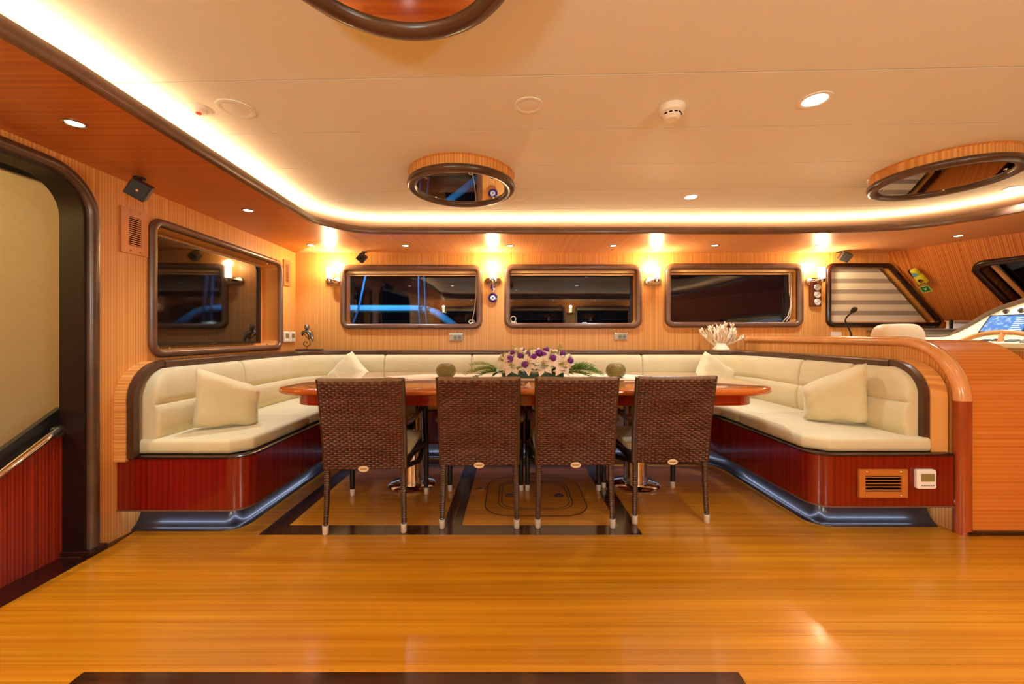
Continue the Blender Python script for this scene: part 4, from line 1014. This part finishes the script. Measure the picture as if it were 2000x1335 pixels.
# face frame of the sloped instrument panel: u along -y (toward the viewer), v up the slope
F0 = Vector((3.61, 3.10, 1.085)); FV = Vector((0.585, 0, 0.811)); FU = Vector((0, -1, 0)); FN = FU.cross(FV).normalized()
if FN.x > 0: FN = -FN
FC = frame(F0, FU, FV, FN)
mb = MB(); mb.prism([(0.0, 0.035), (0.275, 0.035), (0.275, 0.205), (0.0, 0.205)], FC, 0.0, 0.012); bz = mb.build('screen_bezel', 'black', hl, bevel=0.003)
mb = MB(); mb.prism([(0.012, 0.05), (0.263, 0.05), (0.263, 0.192), (0.012, 0.192)], FC, 0.012, 0.0135); mb.build('chart_display', 'screen', bz)
mb = MB()
for q in range(7): mb.box(0.185, 0.058+q*0.018, 0.0138, 0.255-0.012*(q % 3), 0.067+q*0.018, 0.0142, FC)
mb.build('display_readout', 'screen_text', bz)
mb = MB(); mb.prism([(0.30, 0.035), (0.5, 0.035), (0.5, 0.205), (0.30, 0.205)], FC, 0.0, 0.01); mb.build('instrument_screen', 'grey_plastic', hl, bevel=0.003)
for u in (0.06, 0.15):
    c = FC(u+0.02, 0.24+0.02*u, 0.0); mb = MB(); mb.tube([c, c+FN*0.014], [0.02, 0.017], 16); kb = mb.build('knob', 'steel', hl, smooth=40)
    mb = MB(); mb.tube([c+FN*0.014, c+FN*0.018], 0.011, 12); mb.build('knob_cap', 'black', kb)
for i, (u, v, a, c) in enumerate(((0.08, 0.075, 0.05, 0.03), (0.17, 0.06, 0.06, 0.035), (0.25, 0.09, 0.05, 0.03), (0.27, 0.045, 0.08, 0.04), (0.02, 0.06, 0.05, 0.03))):
    mb = MB(); LP_ = lambda uu, vv, w=0.0: Vector((3.46+vv*1.15, 3.0-uu, 1.045+vv*0.28+w)); mb.box(u, v-0.03, 0.0, u+a, v-0.03+c, 0.012, LP_); mb.build('switch_panel', 'grey_plastic' if i % 2 else 'pewter', hl, bevel=0.002)
# chart ledge beyond the console, with binder
mb = MB(); mb.box(3.72, 3.66, 0.0, 4.5, 4.11, 1.14); mb.build('side_cabinet', 'dash_cream', hl)
mb = MB(); mb.box(3.66, 3.62, 1.14, 4.5, 4.11, 1.162); mb.build('ledge', 'dash_grey', hl, bevel=0.006)
bd = thing('ring_binder', 'white ring binder with black spine lying on the helm ledge', 'binder', (4.22, 3.76, 1.162))
mb = MB(); mb.box(4.06, 3.66, 1.163, 4.40, 3.74, 1.168); mb.build('cover', 'paper', bd); mb = MB(); mb.box(4.06, 3.66, 1.232, 4.40, 3.74, 1.238); mb.build('cover', 'blind_rail', bd)
mb = MB(); mb.box(4.075, 3.668, 1.169, 4.39, 3.74, 1.231); mb.build('pages', 'paper', bd); mb = MB(); mb.box(4.03, 3.66, 1.163, 4.058, 3.675, 1.245); mb.build('spine', 'black', bd, bevel=0.004)
cr = MB(); rnd = random.Random(5); pts = [Vector((3.78+0.024*i+rnd.uniform(-.01, .01), 3.72+0.05*math.sin(i*1.7), 1.174+0.012*abs(math.sin(i*1.1)))) for i in range(9)]
cr.tube(pts, 0.007, 6); tag(cr.build('cable', 'black', loc=(3.88, 3.72, 1.166), smooth=True), 'black cable lying on the helm ledge beside the binder', 'cable')
# steering wheel
sw = thing('steering_wheel', 'wooden ship steering wheel in front of the helm console', 'steering wheel', (3.36, 2.865, 0.70))
WC = Vector((3.37, 2.865, 0.735)); ax = Vector((-0.92, 0, 0.39)).normalized(); e1_ = Vector((0, 1, 0)); e2_ = ax.cross(e1_).normalized()
if e2_.z < 0: e2_ = -e2_
WP = lambda a, r: WC+e1_*r*math.cos(a)+e2_*r*math.sin(a)
mb = MB(); R = []
for i in range(48):
    a = 2*PI*i/48; c = WP(a, 0.425); rd = (c-WC).normalized()
    R.append([c+rd*0.017*math.cos(t)+ax*0.017*math.sin(t) for t in [2*PI*j/10 for j in range(10)]])
mb.rings(R, True, closed_v=True); mb.build('rim', 'rail_wood', sw, smooth=True)
for q in range(6):
    a = PI/2+q*PI/3; mb = MB(); mb.tube([WP(a, 0.05), WP(a, 0.2), WP(a, 0.42)], [0.017, 0.016, 0.013], 10); mb.build('spoke', 'rail_wood', sw, smooth=True)
mb = MB(); mb.tube([WC-ax*0.13, WC+ax*0.03], [0.05, 0.06], 18); mb.build('hub', 'chrome', sw, smooth=40)
# gooseneck microphone on the partition shelf
mc = thing('gooseneck_microphone', 'black gooseneck microphone standing behind the partition rail', 'microphone', (2.79, 3.28, 1.0))
mb = MB(); mb.box(2.56, 3.22, 0.0, 2.80, 4.09, 0.985); o = mb.build('side_locker', 'veneer_y', loc=(2.73, 3.6, 0)); tag(o, 'low veneer locker hidden behind the partition', 'cabinet')
mk = [(1664, 668, 3.28), (1662, 650, 3.28), (1655, 635, 3.27), (1651, 626, 3.26), (1653, 620, 3.25), (1663, 610, 3.22)]
pp = [Vector(((x-1000)/778*d, d, 1.1+(655-y)/778*d)) for x, y, d in mk]
pp = [Vector((pp[0].x, pp[0].y, 0.99))]+pp
mb = MB(); mb.tube(pp, 0.006, 8); mb.build('gooseneck', 'black', mc, smooth=True)
hd = pp[-1]; dv = (pp[-1]-pp[-2]).normalized()
mb = MB(); mb.tube([hd, hd+dv*0.012, hd+dv*0.03, hd+dv*0.045, hd+dv*0.052], [0.009, 0.017, 0.02, 0.016, 0.006], 12); mb.build('windscreen_foam', 'black_matte', mc, smooth=True)
mb = MB(); mb.box(pp[0].x-0.05, pp[0].y-0.05, 0.985, pp[0].x+0.05, pp[0].y+0.05, 1.005); mb.build('microphone_base', 'black', mc, bevel=0.004)
# yellow safety bottle and green sign on the raked bulkhead
def rwl(px0, py0): return on_right(px0, py0)
ub, vb = rwl(1785, 520); ue, ve = rwl(1812, 553)
axd = Vector((ue-ub, ve-vb)); Lb = axd.length; axd.normalize(); sd = Vector((axd.y, -axd.x)) if axd.y*0 + (-axd.x) > 0 else Vector((-axd.y, axd.x))
EX = lambda s, t, w=0.0: RW(ub+axd.x*s+sd.x*t, vb+axd.y*s+sd.y*t, w)
ex = thing('safety_sprayer', 'yellow bottle-shaped safety sprayer on a black holder above the green sign', 'safety device', EX(Lb/2, 0))
k = Lb*0.84
mb = MB(); mb.prism([(k*0.10, -k*0.30), (k*0.98, -k*0.30), (k*0.98, k*0.02), (k*0.10, k*0.02)], EX, 0, 0.03); mb.build('holder', 'black', ex, bevel=0.006)
half_p = [(0.0, 0.06), (0.03, 0.12), (0.10, 0.15), (0.30, 0.15), (0.40, 0.14), (0.46, 0.19), (0.60, 0.21), (0.80, 0.22), (0.93, 0.22), (1.0, 0.17)]
bot = [(s*k, (t-0.0)*k) for s, t in half_p] + [(s*k, -t*k) for s, t in half_p[::-1]]
lay = [(-0.012, 0.03), (0.0, 0.04), (0.0, 0.06), (-0.008, 0.075), (-0.02, 0.082)]
a2 = sum(bot[i][0]*bot[(i+1) % len(bot)][1]-bot[(i+1) % len(bot)][0]*bot[i][1] for i in range(len(bot)))
if a2 < 0: bot = bot[::-1]
mb = MB(); mb.rings([[EX(s, t+0.03*k, w_) for s, t in offset(bot, a)] for a, w_ in lay], True, True, True); mb.build('bottle', 'yellow', ex, smooth=50)
mb = MB(); mb.prism([(k*0.3+0.022*math.cos(a), 0.03*k+0.022*math.sin(a)) for a in [2*PI*i/20 for i in range(20)]], EX, 0.082, 0.0835); mb.build('blue_seal', 'sticker_blue', ex)
mb = MB(); mb.prism(rrect(k*0.62, -k*0.04, k*0.84, k*0.17, 0.02), EX, 0.082, 0.0835); pn = mb.build('picture_panel', 'black', ex)
mb = MB(); mb.prism([(k*0.70, 0.0), (k*0.79, 0.02), (k*0.79, 0.035), (k*0.70, 0.04)], EX, 0.0835, 0.0845); mb.build('panel_print', 'sticker_red', pn)
mb = MB(); mb.prism([(k*0.88, -0.015), (k*0.92, -0.015), (k*0.92, 0.035), (k*0.88, 0.035)], EX, 0.082, 0.0833); mb.build('print_bar', 'black', ex)
ug, vg = rwl(1808, 564); gs = thing('exit_sign', 'small square green sign with white arrow below the yellow sprayer', 'sign', RW(ug, vg))
GS = lambda s, t, w=0.0: RW(ug+axd.x*s+sd.x*t, vg+axd.y*s+sd.y*t, w)
mb = MB(); mb.prism([(-0.04, -0.04), (0.04, -0.04), (0.04, 0.04), (-0.04, 0.04)], GS, 0, 0.003); mb.build('sign_border', 'sign_pale', gs)
mb = MB(); mb.prism([(-0.03, -0.03), (0.03, -0.03), (0.03, 0.03), (-0.03, 0.03)], GS, 0.003, 0.004); mb.build('sign_field', 'sign_green', gs)
mb = MB(); mb.prism([(-0.014, -0.016), (0.016, 0.0), (-0.014, 0.016), (-0.006, 0.0)], GS, 0.004, 0.0046); mb.build('arrow', 'white_plastic', gs)
# sofa base vent and controller
PF = frame((0, 2.21, 0), (1, 0, 0), (0, 0, 1), (0, -1, 0))
vent('brown brass air vent in the mahogany sofa base', PF, 1.918, 0.205, 2.185, 0.36, 5, 'vent_brass', 0.033, sub=0.11)
rc = thing('climate_controller', 'white climate controller with olive display on the sofa base', 'controller', PF(2.283, 0.255))
mb = MB(); mb.prism(rrect(2.228, 0.256, 2.336, 0.362, 0.012), PF, 0, 0.02); mb.build('case', 'white_plastic', rc, bevel=0.004)
mb = MB(); mb.box(2.25, 0.298, 0.02, 2.325, 0.34, 0.0215, PF); mb.build('display', 'lcd', rc)
for q in range(6):
    mb = MB(); mb.box(2.252+q*0.0125, 0.272, 0.02, 2.26+q*0.0125, 0.278, 0.0212, PF); mb.build('button', 'grey_plastic', rc)
# ================================================================== CEILING THINGS
def skylight(x, y, label, rot=0.0):
    r = thing('skylight', label, 'skylight', (x, y, ZC), 'round ceiling skylights with mirror glass')
    n = 64
    circ = [(x+0.30*math.cos(2*PI*i/n), y+0.30*math.sin(2*PI*i/n)) for i in range(n)]
    zb = ZC-0.085
    mb = MB(); sweep(mb, circ, [(-0.012, zb+0.02), (0.018, zb+0.02), (0.018, ZC-0.006), (0.03, ZC-0.001), (-0.012, ZC-0.001)], WORLD); mb.build('collar', 'veneer_x', r, smooth=40)
    mb = MB(); sweep(mb, circ, [(-0.024, zb+0.004), (-0.012, zb-0.008), (0.008, zb-0.012), (0.028, zb-0.004), (0.034, zb+0.012), (0.03, zb+0.026), (-0.02, zb+0.026)], WORLD); mb.build('ring_frame', 'sofa_trim', r, smooth=60)
    mb = MB(); mb.prism(offset(circ, -0.015), WORLD, zb+0.008, zb+0.012); mb.build('mirror_glass', 'mirror', r)
    for a in (0.7, 2.45, 3.85, 5.6):
        mb = MB(); mb.lathe([(0.009, 0.0), (0.008, -0.004), (0, -0.004)], (x+0.25*math.cos(a), y+0.25*math.sin(a), zb+0.008), 10, cap1=False); mb.build('mirror_screw', 'steel', r)
skylight(-0.315, 2.50, 'round mirror-glass skylight above the table between the unlit ceiling lamps')
skylight(2.55, 2.37, 'round mirror-glass skylight above the helm partition')
skylight(-0.295, 0.905, 'round mirror-glass skylight cut by the top edge of the view')
def downlight(x, y, z, rad, label, lit, energy, col, group, spot=1.9):
    r = thing('downlight', label, 'ceiling light', (x, y, z), group)
    mb = MB(); mb.lathe([(rad*0.72, 0.004), (rad*0.72, -0.003), (rad*0.85, -0.006), (rad, -0.004), (rad, 0.002)], (x, y, z), 28, cap0=False, cap1=False); mb.build('trim_ring', 'steel' if lit == 'cool' else 'white_ceiling', r, smooth=40)
    mb = MB(); mb.lathe([(rad*0.73, -0.002), (rad*0.4, -0.0045), (0, -0.005)], (x, y, z), 28, cap0=False, cap1=False); mb.build('lens', {'cool': 'lamp_cool', 'warm': 'lamp_warm', 'off': 'white_ceiling'}[lit], r, smooth=True, recalc=True)
    if energy: light('downlight_bulb', 'SPOT', (x, y, z-0.012), energy, col, rad*0.7, spot, 0.8, parent=r)
GS_ = 'small soffit downlights'
for x, y, lab in ((-1.76, 1.603, 'soffit downlight above the doorway'), (-1.80, 2.715, 'soffit downlight above the television'), (-1.90, 3.76, 'soffit downlight in the corner above the figurine'),
                  (-1.01, 3.78, 'soffit downlight above the window nearest the television'), (-0.02, 3.78, 'soffit downlight above the eye amulet'), (0.962, 3.78, 'soffit downlight above the middle window'),
                  (1.92, 3.77, 'soffit downlight above the window behind the coral'), (2.91, 3.77, 'soffit downlight above the weather dials'), (3.82, 3.41, 'soffit downlight near the forward bulkhead')):
    downlight(x, y, ZS, 0.038, lab, 'cool', E_SOFFIT, NEUTRAL, GS_)
for x, y, lab in ((-1.74, 0.4, 'added soffit fill light over the near side of the doorway'), (-1.0, -1.2, 'first added soffit fill light from the doorway behind the viewer'), (0.0, -1.2, 'second added soffit fill light from the doorway behind the viewer'), (1.0, -1.2, 'third added soffit fill light from the doorway behind the viewer'), (2.0, -1.2, 'fourth added soffit fill light from the doorway behind the viewer'), (3.0, -1.2, 'fifth added soffit fill light from the doorway behind the viewer')):  # soffit lamps out of view, added as fill for the room
    downlight(x, y, ZS, 0.038, lab, 'cool', E_SOFFIT, NEUTRAL, GS_)
GC = 'ceiling downlights'
downlight(1.284, 1.688, ZC, 0.062, 'bright ceiling downlight between the smoke detector and right skylight', 'warm', E_CEIL, NEUTRAL, GC)
downlight(1.29, 2.87, ZC, 0.055, 'bright ceiling downlight over the table end by the third window', 'warm', E_CEIL, NEUTRAL, GC)
downlight(3.40, 2.70, ZC, 0.055, 'bright ceiling downlight at the right edge over the helm', 'warm', E_CEIL, NEUTRAL, GC)
for x, y, lab in ((-1.2, 0.45, 'added ceiling fill light near the doorway beside the viewer'), (0.1, -0.3, 'added ceiling fill light just behind the viewer'), (1.29, 0.5, 'added ceiling fill light to the right of the viewer'), (2.5, 0.9, 'added ceiling fill light in front of the helm partition')):  # extra lit ceiling lamps outside the view, added as fill
    downlight(x, y, ZC, 0.055, lab, 'warm', E_CEIL, NEUTRAL, GC)
downlight(0.073, 1.729, ZC, 0.062, 'unlit white ceiling lamp in the middle of the ceiling', 'off', 0, NEUTRAL, GC)
downlight(0.05, 2.936, ZC, 0.05, 'unlit white ceiling lamp behind the round middle skylight', 'off', 0, NEUTRAL, GC)
downlight(-1.26, 2.97, ZC, 0.05, 'unlit white ceiling lamp near the cove above the sofa corner', 'off', 0, NEUTRAL, GC)
downlight(-1.217, 1.756, ZC, 0.075, 'unlit white ceiling lamp next to the red alarm light', 'off', 0, NEUTRAL, GC)
al = thing('alarm_light', 'round white ceiling sensor with a red centre by the cove', 'alarm', (-1.385, 1.76, ZC))
mb = MB(); mb.lathe([(0.05, 0.001), (0.05, -0.005), (0.035, -0.008), (0.03, -0.014), (0.012, -0.018), (0, -0.018)], (-1.385, 1.76, ZC), 24, cap0=False, cap1=False); mb.build('housing', 'white_ceiling', al, smooth=30)
mb = MB(); mb.lathe([(0.012, -0.017), (0.009, -0.024), (0, -0.025)], (-1.385, 1.76, ZC), 14, cap0=False, cap1=False); mb.build('red_lens', 'red_dot', al, smooth=True)
sd_ = thing('smoke_detector', 'white domed smoke detector on the ceiling with dark slots', 'smoke detector', (0.70, 1.745, ZC))
mb = MB(); mb.lathe([(0.055, 0.0), (0.055, -0.016), (0.05, -0.026), (0.04, -0.032), (0.036, -0.046), (0.026, -0.056), (0, -0.058)], (0.70, 1.745, ZC), 30, cap0=False, cap1=False); mb.build('dome', 'white_plastic', sd_, smooth=30)
for q in range(5):
    a = -2.6+q*0.55; mb = MB(); mb.tube([(0.70+0.0395*math.cos(a+t), 1.745+0.0395*math.sin(a+t), ZC-0.037) for t in (-.17, -.06, .06, .17)], 0.0028, 6); mb.build('slot', 'void', sd_)
for x, y, lab in ((-0.95, -1.18, 'added fill globe behind the viewer on the doorway side'), (1.75, -1.18, 'added fill globe behind the viewer on the helm side')):  # invented globes behind the camera, added as fill for the ceiling
    fl_ = thing('added_fill_lamp', lab, 'fill lamp', (x, y, 0), 'added fill globes')
    mb = MB(); mb.lathe([(0.14, 0), (0.14, 0.012), (0.03, 0.025), (0.012, 0.04), (0.012, 1.16), (0.04, 1.18), (0.04, 1.2)], (x, y, 0), 24); mb.build('fill_globe_stand', 'chrome', fl_, smooth=40)
    mb = MB(); mb.sphere((x, y, 1.30), 0.12, 20, 12); mb.build('fill_globe', 'fill_globe_glow', fl_, smooth=True)
# ================================================================== OUTSIDE
rl = thing('deck_railing', 'pale blue lit tube railing outside the window nearest the television', 'railing', (-1.5, 4.95, 0.6))
mb = MB(); mb.tube([(-3.3, 4.95, 1.435), (-1.2, 4.95, 1.43), (-1.06, 4.95, 1.42), (-0.95, 4.95, 1.385), (-0.83, 4.95, 1.31), (-0.55, 4.95, 1.09), (-0.3, 4.95, 0.9)], 0.046, 16); mb.build('tube', 'blue_steel', rl, smooth=True)
for px_ in (-2.9, -0.35):
    mb = MB(); mb.tube([(px_, 4.95, 0.55), (px_, 4.95, 1.43 if px_ < -1 else 0.93)], 0.03, 10); mb.build('stanchion', 'blue_steel', rl, smooth=True)
for x0, x1 in ((-2.05, -1.72), (-1.12, -1.16), (-1.02, -1.10)):
    mb = MB(); mb.tube([(x0, 4.90, 1.0), (x0*0.5+x1*0.5, 4.89, 1.42), (x1, 4.93, 2.3)], 0.012, 6); mb.build('lashing_rope', 'rope', rl)
mb = MB(); mb.box(-3.5, 4.3, 0.5, 5.0, 6.0, 0.55); o = mb.build('side_deck', 'black_matte'); tag(o, 'dark side deck outside the windows', kind='structure')
light('deck_light', 'POINT', (-1.6, 4.55, 1.9), 60.0, (0.12, 0.5, 1.0), 0.06)
light('deck_light', 'POINT', (3.45, 4.5, 1.4), 0.8, (0.12, 0.5, 1.0), 0.05)
mb = MB(); mb.tube([(2.5, 4.9, 0.55), (2.55, 4.9, 0.8), (2.62, 4.9, 0.95), (2.78, 4.9, 1.16), (2.95, 4.9, 1.26), (3.3, 4.9, 1.29)], 0.03, 12); tag(mb.build('bow_rail', 'blue_steel', loc=(2.9, 4.9, 0.55), smooth=True), 'short blue-lit rail end outside the third window', 'railing')
# ================================================================== FLOWERS
fa = thing('flower_arrangement', 'low arrangement of white lilies and purple blooms with green fronds on the runner', 'flowers', (0.16, 3.06, tz+0.003))
fo = Vector((0.16, 3.06, tz+0.003)); FX = 1.3
rnd = random.Random(21)
mb = MB(); mb.prism([(0.24*math.cos(2*PI*i/24), 0.075*math.sin(2*PI*i/24)) for i in range(24)], lambda u, v, w=0: fo+Vector((u, v, w)), 0, 0.03); mb.build('holder', 'leaf_dark', fa)
def basis(d):
    d = Vector(d).normalized(); a = d.cross(Vector((0.13, 0.2, 1))).normalized(); return a, d.cross(a).normalized(), d
def petal_mesh(Lp, wp, curl):
    mb = MB(); n = 9; R = []
    for i in range(n+1):
        t = i/n; wdt = wp*max(0.03, math.sin(PI*min(1.0, 0.08+0.92*t)**0.85)*(1.0-0.25*t))
        r = Lp*(0.10+0.90*t*(1-0.10*curl*t)); z = Lp*(0.62*t-0.75*curl*t*t)
        R.append([Vector((r, -wdt, z-0.25*wdt)), Vector((r, -wdt*0.5, z+0.02*wdt)), Vector((r, 0, z-0.10*wdt)), Vector((r, wdt*0.5, z+0.02*wdt)), Vector((r, wdt, z-0.25*wdt))])
    mb.rings(R, False); return mb
pmb = petal_mesh(0.098, 0.026, 0.85)
pme = None
def lily(c, d, s, roll):
    global pme
    c = fo+Vector((c[0]*FX, c[1], c[2]+0.018)); a, b_, d = basis(d)
    R = Matrix((a, b_, d)).transposed()
    mb = MB(); mb.tube([c-d*0.05, c-d*0.01, c+d*0.012*s], [0.004, 0.008, 0.012*s], 8)
    tip = c+d*0.055*s; mb.tube([c, c+d*0.03*s, tip], 0.002, 5); mb.sphere(tip, 0.004, 6, 4)
    lo = mb.build('lily', 'lily_throat', fa, smooth=True)
    for q in range(6):
        if pme is None:
            po = pmb.build('petal', 'lily', lo, smooth=180, recalc=False); pme = po.data
            pme.transform(Matrix.Translation(Vector(OFF[lo.name])))      # built at the origin of the flower
        else:
            po = bpy.data.objects.new('petal', pme); COL.objects.link(po); po.parent = lo
        M = R @ Matrix.Rotation(roll+q*PI/3, 3, 'Z')
        po.matrix_local = Matrix.Translation(c-fo) @ (M.to_4x4() @ Matrix.Scale(s*(1.0 if q % 2 else 0.94), 4))
    for q in range(5):
        aa = q*2*PI/5; e = c+d*0.05*s+(a*math.cos(aa)+b_*math.sin(aa))*0.016*s
        mb = MB(); mb.tube([c, c+(e-c)*0.7+d*0.004, e], 0.0013, 4); mb.sphere(e, 0.0034, 6, 4, (1, 1, 1.6)); mb.build('stamen', 'stamen', lo)
for c, d, s, ro in (((-0.125, -0.075, 0.075), (-0.25, -1, 0.45), 1.05, 0.2), ((-0.035, -0.085, 0.085), (0.0, -1, 0.5), 1.05, 0.75), ((0.055, -0.085, 0.08), (0.05, -1, 0.45), 1.1, 0.35), ((0.165, -0.075, 0.08), (0.15, -1, 0.4), 1.15, 0.1),
                    ((-0.02, 0.0, 0.15), (-0.2, -0.5, 0.9), 0.95, 0.3), ((-0.15, 0.0, 0.13), (-0.5, -0.5, 0.8), 0.9, 0.5), ((0.145, 0.0, 0.155), (0.4, -0.4, 0.9), 0.95, 0.4), ((0.05, 0.02, 0.165), (0.1, -0.6, 0.9), 0.85, 0.9), ((-0.085, -0.01, 0.16), (-0.3, -0.8, 0.7), 0.8, 0.2), ((0.105, -0.02, 0.15), (0.3, -0.8, 0.7), 0.8, 0.6), ((-0.175, -0.04, 0.11), (-0.7, -0.7, 0.5), 0.8, 0.1), ((0.2, -0.03, 0.12), (0.7, -0.7, 0.5), 0.8, 0.9)):
    lily(c, d, s, ro)
def bloom(c, r):
    mb = MB(); c = fo+Vector((c[0]*FX, c[1], c[2])); n, m_ = 20, 12; R = []
    ph = rnd.uniform(0, 6)
    for j in range(1, m_):
        th = PI*j/m_
        R.append([c+Vector((math.sin(th)*math.cos(2*PI*i/n), math.sin(th)*math.sin(2*PI*i/n), -math.cos(th)))*r*(1.0+0.10*math.sin(3*2*PI*i/n+6*th+ph)*math.sin(th)+0.05*math.sin(2*2*PI*i/n-9*th)) for i in range(n)])
    mb.rings(R, True, True, True)
    bo = mb.build('purple_bloom', 'purple', fa, smooth=180)
    mb = MB(); mb.tube([Vector((c.x*0.7+fo.x*0.3, c.y+0.02, fo.z+0.05)), c-Vector((0, 0, r*0.8))], 0.0025, 5); mb.build('stem', 'leaf', bo)
for c, r in (((-0.135, -0.06, 0.14), 0.028), ((-0.075, -0.05, 0.165), 0.022), ((-0.12, -0.01, 0.185), 0.02), ((-0.03, -0.03, 0.175), 0.019), ((0.005, -0.06, 0.155), 0.026), ((0.035, -0.03, 0.185), 0.028), ((0.065, -0.05, 0.175), 0.018),
             ((0.08, 0.0, 0.205), 0.024), ((0.115, -0.07, 0.15), 0.025), ((0.175, -0.03, 0.18), 0.025), ((0.215, -0.07, 0.13), 0.024), ((-0.05, -0.12, 0.105), 0.024), ((-0.06, 0.02, 0.205), 0.016)):
    bloom(c, r)
def leaf(c, d, Lf, wf, mat='leaf', droop=0.3, parent=fa, name='leaf'):
    mb = MB(); c = fo+Vector((c[0]*FX, c[1], c[2])); d = Vector(d).normalized(); sd2 = d.cross(Vector((0, 0, 1)))
    if sd2.length < 1e-3: sd2 = Vector((1, 0, 0))
    sd2.normalize(); n = 6; R = []
    for i in range(n+1):
        t = i/n; p = c+d*Lf*t-Vector((0, 0, droop*Lf*t*t)); p.z = max(p.z, fo.z+0.003); wd2 = wf*math.sin(PI*(0.06+0.92*t))
        R.append([p-sd2*wd2+Vector((0, 0, wd2*0.25)), p, p+sd2*wd2+Vector((0, 0, wd2*0.25))])
    mb.rings(R, False); return mb.build(name, mat, parent, smooth=180, recalc=False)
def frond(c, d, Lf, mat, nl=24, ll=0.075, droop=0.35):
    c0 = fo+Vector((c[0]*FX, c[1], c[2])); d = Vector(d).normalized(); pts = []
    for i in range(nl+1):
        t = i/nl; p = c0+d*Lf*t-Vector((0, 0, droop*Lf*t*t)); p.z = max(p.z, fo.z+0.004); pts.append(p)
    mb = MB(); mb.tube(pts, [0.002*(1-0.6*i/nl) for i in range(nl+1)], 5); st = mb.build('frond', mat, fa)
    sd2 = d.cross(Vector((0, 0, 1))).normalized(); mb = MB()
    for i in range(1, nl+1):
        for s in (-1, 1):
            p = pts[i]; e = (sd2*s*0.75+d*0.8+Vector((0, 0, rnd.uniform(-.05, .35)))).normalized(); l2 = ll*(1.1-0.55*i/nl); w2 = 0.006
            q = d*w2
            mb.add([p-q, p+q, p+e*l2*0.5+q*0.9+Vector((0, 0, 0.003)), p+e*l2, p+e*l2*0.5-q*0.9+Vector((0, 0, 0.003))], [(0, 1, 2, 3, 4)])
    o = mb.build('leaflets', mat, st, recalc=False)
for c, d, Lf, mt in (((0.20, -0.03, 0.05), (1, -0.25, 0.25), 0.26, 'leaf'), ((0.19, 0.0, 0.06), (1, 0.15, 0.45), 0.24, 'leaf'), ((0.20, -0.05, 0.04), (1, -0.5, 0.12), 0.22, 'leaf'), ((-0.2, -0.02, 0.05), (-1, -0.2, 0.25), 0.26, 'leaf_pale'), ((-0.2, 0.0, 0.06), (-1, 0.1, 0.5), 0.24, 'leaf_pale'), ((-0.19, -0.04, 0.04), (-1, -0.5, 0.2), 0.2, 'leaf'), ((0.2, -0.06, 0.07), (1, -0.35, 0.35), 0.2, 'leaf'), ((0.2, -0.02, 0.05), (1, -0.1, 0.3), 0.25, 'leaf'), ((-0.2, -0.06, 0.06), (-1, -0.35, 0.3), 0.2, 'leaf_pale')):
    frond(c, d, Lf, mt)
for i in range(60):
    x = rnd.uniform(-0.2, 0.2); leaf((x, rnd.uniform(-0.09, 0.03), rnd.uniform(0.03, 0.09)), (x*2.5+rnd.uniform(-.5, .5), rnd.uniform(-1, -.1), rnd.uniform(-.1, .6)), rnd.uniform(.05, .09), rnd.uniform(.014, .024), rnd.choice(('leaf_dark', 'leaf_dark', 'leaf', 'leaf')))
for i in range(16):
    x = rnd.uniform(-0.2, 0.22); leaf((x, rnd.uniform(-0.06, 0.04), 0.11), (x*1.4+rnd.uniform(-.25, .25), rnd.uniform(-.3, .2), 1), rnd.uniform(.08, .125), .006, rnd.choice(('leaf_pale', 'leaf')), 0.05, name='grass_blade')
for i in range(11):
    x = rnd.uniform(-0.16, 0.28); z = rnd.uniform(0.15, 0.235); mb = MB(); c = fo+Vector((x, rnd.uniform(-.05, .03), z))
    mb.tube([fo+Vector((x*0.6, 0, 0.05)), c], 0.0016, 4)
    for q in range(7): mb.sphere(c+Vector((rnd.uniform(-.013, .013), rnd.uniform(-.013, .013), rnd.uniform(-.014, .018))), rnd.uniform(.004, .008), 6, 4)
    mb.build('bud_sprig', 'leaf_pale', fa, smooth=True)
